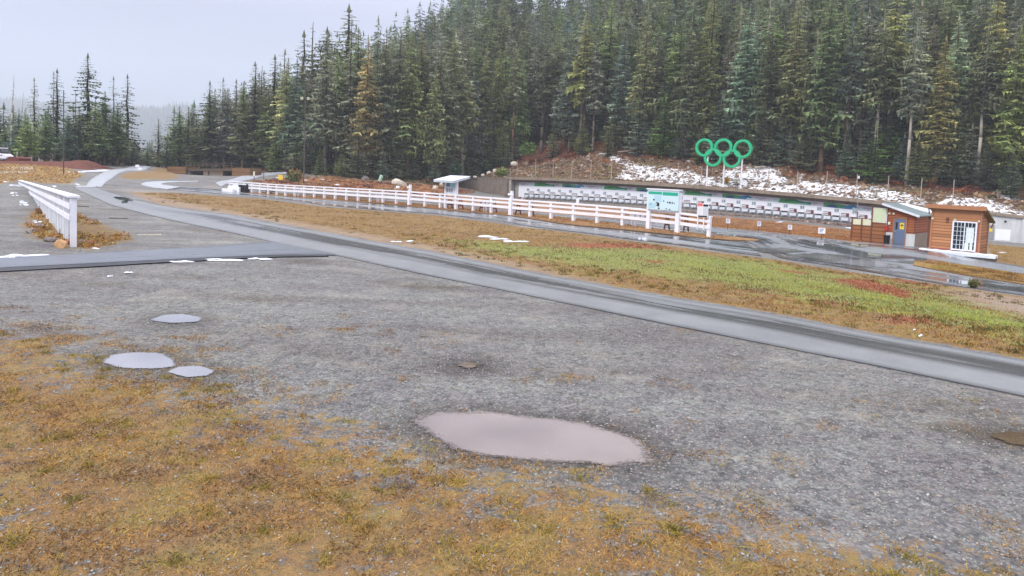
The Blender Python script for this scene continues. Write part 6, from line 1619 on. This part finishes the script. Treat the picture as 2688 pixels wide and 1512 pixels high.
# boulders tumbled above the wing wall
for j, (u, v, Z, s_) in enumerate([(1247, 467, 165, .55), (1268, 462, 166, .5), (1283, 456, 167, .6), (1300, 452, 168, .7), (1322, 447, 169, .6), (1349, 433, 171, .8)]):
    P = pt(u, v, Z); o = rock('rock', 300, 700, s_ * 1.2, s_, s_ * .9, ROCKP, 'pale stone on the bank over the wing wall, %s from the left' % ORD[j], 40 + j, 'stones above the wing wall'); o.location = tuple(P)
# loose rock on the slope and on the berm
k = rng.uniform(_d[10], ELEN, 2600); n = rng.uniform(.3, 13, 2600); P = hill(k, n)
def rubble(name, P, sz, cols, label):
    base = np.array([[1, 0, 0], [-1, 0, 0], [0, 1, 0], [0, -1, 0], [0, 0, 1], [0, 0, -1]], float); ff = np.array([[0, 2, 4], [2, 1, 4], [1, 3, 4], [3, 0, 4], [2, 0, 5], [1, 2, 5], [3, 1, 5], [0, 3, 5]])
    V = base[None] * (1 + rng.uniform(-.35, .35, (len(P), 6, 1))) + rng.normal(0, .2, (len(P), 6, 3)); V = V * sz[:, None, None] * np.array([1, 1, .7]) + P[:, None]
    o = bulk(name, V.reshape(-1, 3), (np.arange(len(P))[:, None, None] * 6 + ff[None]).reshape(-1, 3), STONE, col=np.repeat(cols, 6, 0)); tag(o, label, 'rocks', kind='stuff')
cols = pick([(74, 62, 56), (120, 96, 78), (150, 118, 88), (132, 122, 112), (170, 160, 148)], rng.random(len(P)))
rubble('slope_rubble', P, np.exp(rng.normal(-1.35, .45, len(P))), cols, 'broken brown and grey rock on the bank above the range roof')
i_ = rng.uniform(-1, 25, 2400); off = .8 + 6.5 * rng.random(2400) ** 1.4; xy = np.array([wp(a, b, 0)[:2] for a, b in zip(i_, off)]); P = np.c_[xy, gz(xy[:, 0], xy[:, 1]) + .02]
cols = pick([(70, 52, 52), (104, 78, 72), (134, 106, 92), (164, 146, 134)], np.clip(rng.normal(.4, .3, len(P)), 0, 1))
rubble('berm_rubble', P, np.exp(rng.normal(-1.75, .4, len(P))), cols, 'dark reddish rock rubble below the row of targets')

# ------------------------------------------------------------------ far ridge in the cloud, and the haze
gx = np.linspace(-4000, 700, 170); gy = np.linspace(1800, 3900, 34)
GX, GY = np.meshgrid(gx, gy, indexing='ij')
def ridge_z(x, y):
    f = np.clip((y - 1900) / 1500, 0, 1); f = f * f * (3 - 2 * f)
    return -20 + f * (226 + 110 * (fbm(x, y, .003, 81) - .5) + 40 * (fbm(x, y, .012, 84) - .5) - .015 * x)
V = np.c_[GX.ravel(), GY.ravel(), ridge_z(GX, GY).ravel()]; i_ = np.arange(len(V)).reshape(GX.shape)
FARG = plain('far_forest_floor', (60, 74, 58), .9, .3, .02)
o = bulk('hills', V, np.c_[i_[:-1, :-1].ravel(), i_[1:, :-1].ravel(), i_[1:, 1:].ravel(), i_[:-1, 1:].ravel()], FARG, smooth=True); tag(o, kind='structure')
n = 15000; y = rng.uniform(2300, 3700, n); x = y * rng.uniform(-.85, .05, n); z = ridge_z(x, y); h = rng.uniform(22, 44, n); r_ = h * rng.uniform(.10, .16, n)
V = np.empty((n, 5, 3)); V[:, 4] = np.c_[x, y, z + h]
for q in range(4): V[:, q] = np.c_[x + r_ * math.cos(1.57 * q), y + r_ * math.sin(1.57 * q), z]
k = np.arange(n)[:, None] * 5; F = np.concatenate([k + np.array([[q, (q + 1) % 4, 4]]) for q in range(4)])
o = bulk('distant_trees', V.reshape(-1, 3), F, LEAF2, col=np.repeat(np.array([[.05, .075, .07]]) * rng.uniform(.6, 1.4, (n, 1)), 5, 0)); tag(o, 'misty conifer ridge fading into low cloud beyond the gap', 'forest', kind='stuff')
hz = MB().box(-4200, 1800, -60, 4000, -40, 560)
t = NT('haze'); t.t.nodes.remove(t.b); vp = t.n('ShaderNodeVolumePrincipled'); vp.inputs['Density'].default_value = .00034; vp.inputs['Color'].default_value = (.84, .92, 1.0, 1); vp.inputs['Anisotropy'].default_value = .0
t.l(vp.outputs[0], t.t.nodes['Material Output'].inputs['Volume'])
o = hz.build('haze', t.m); tag(o, kind='stuff')
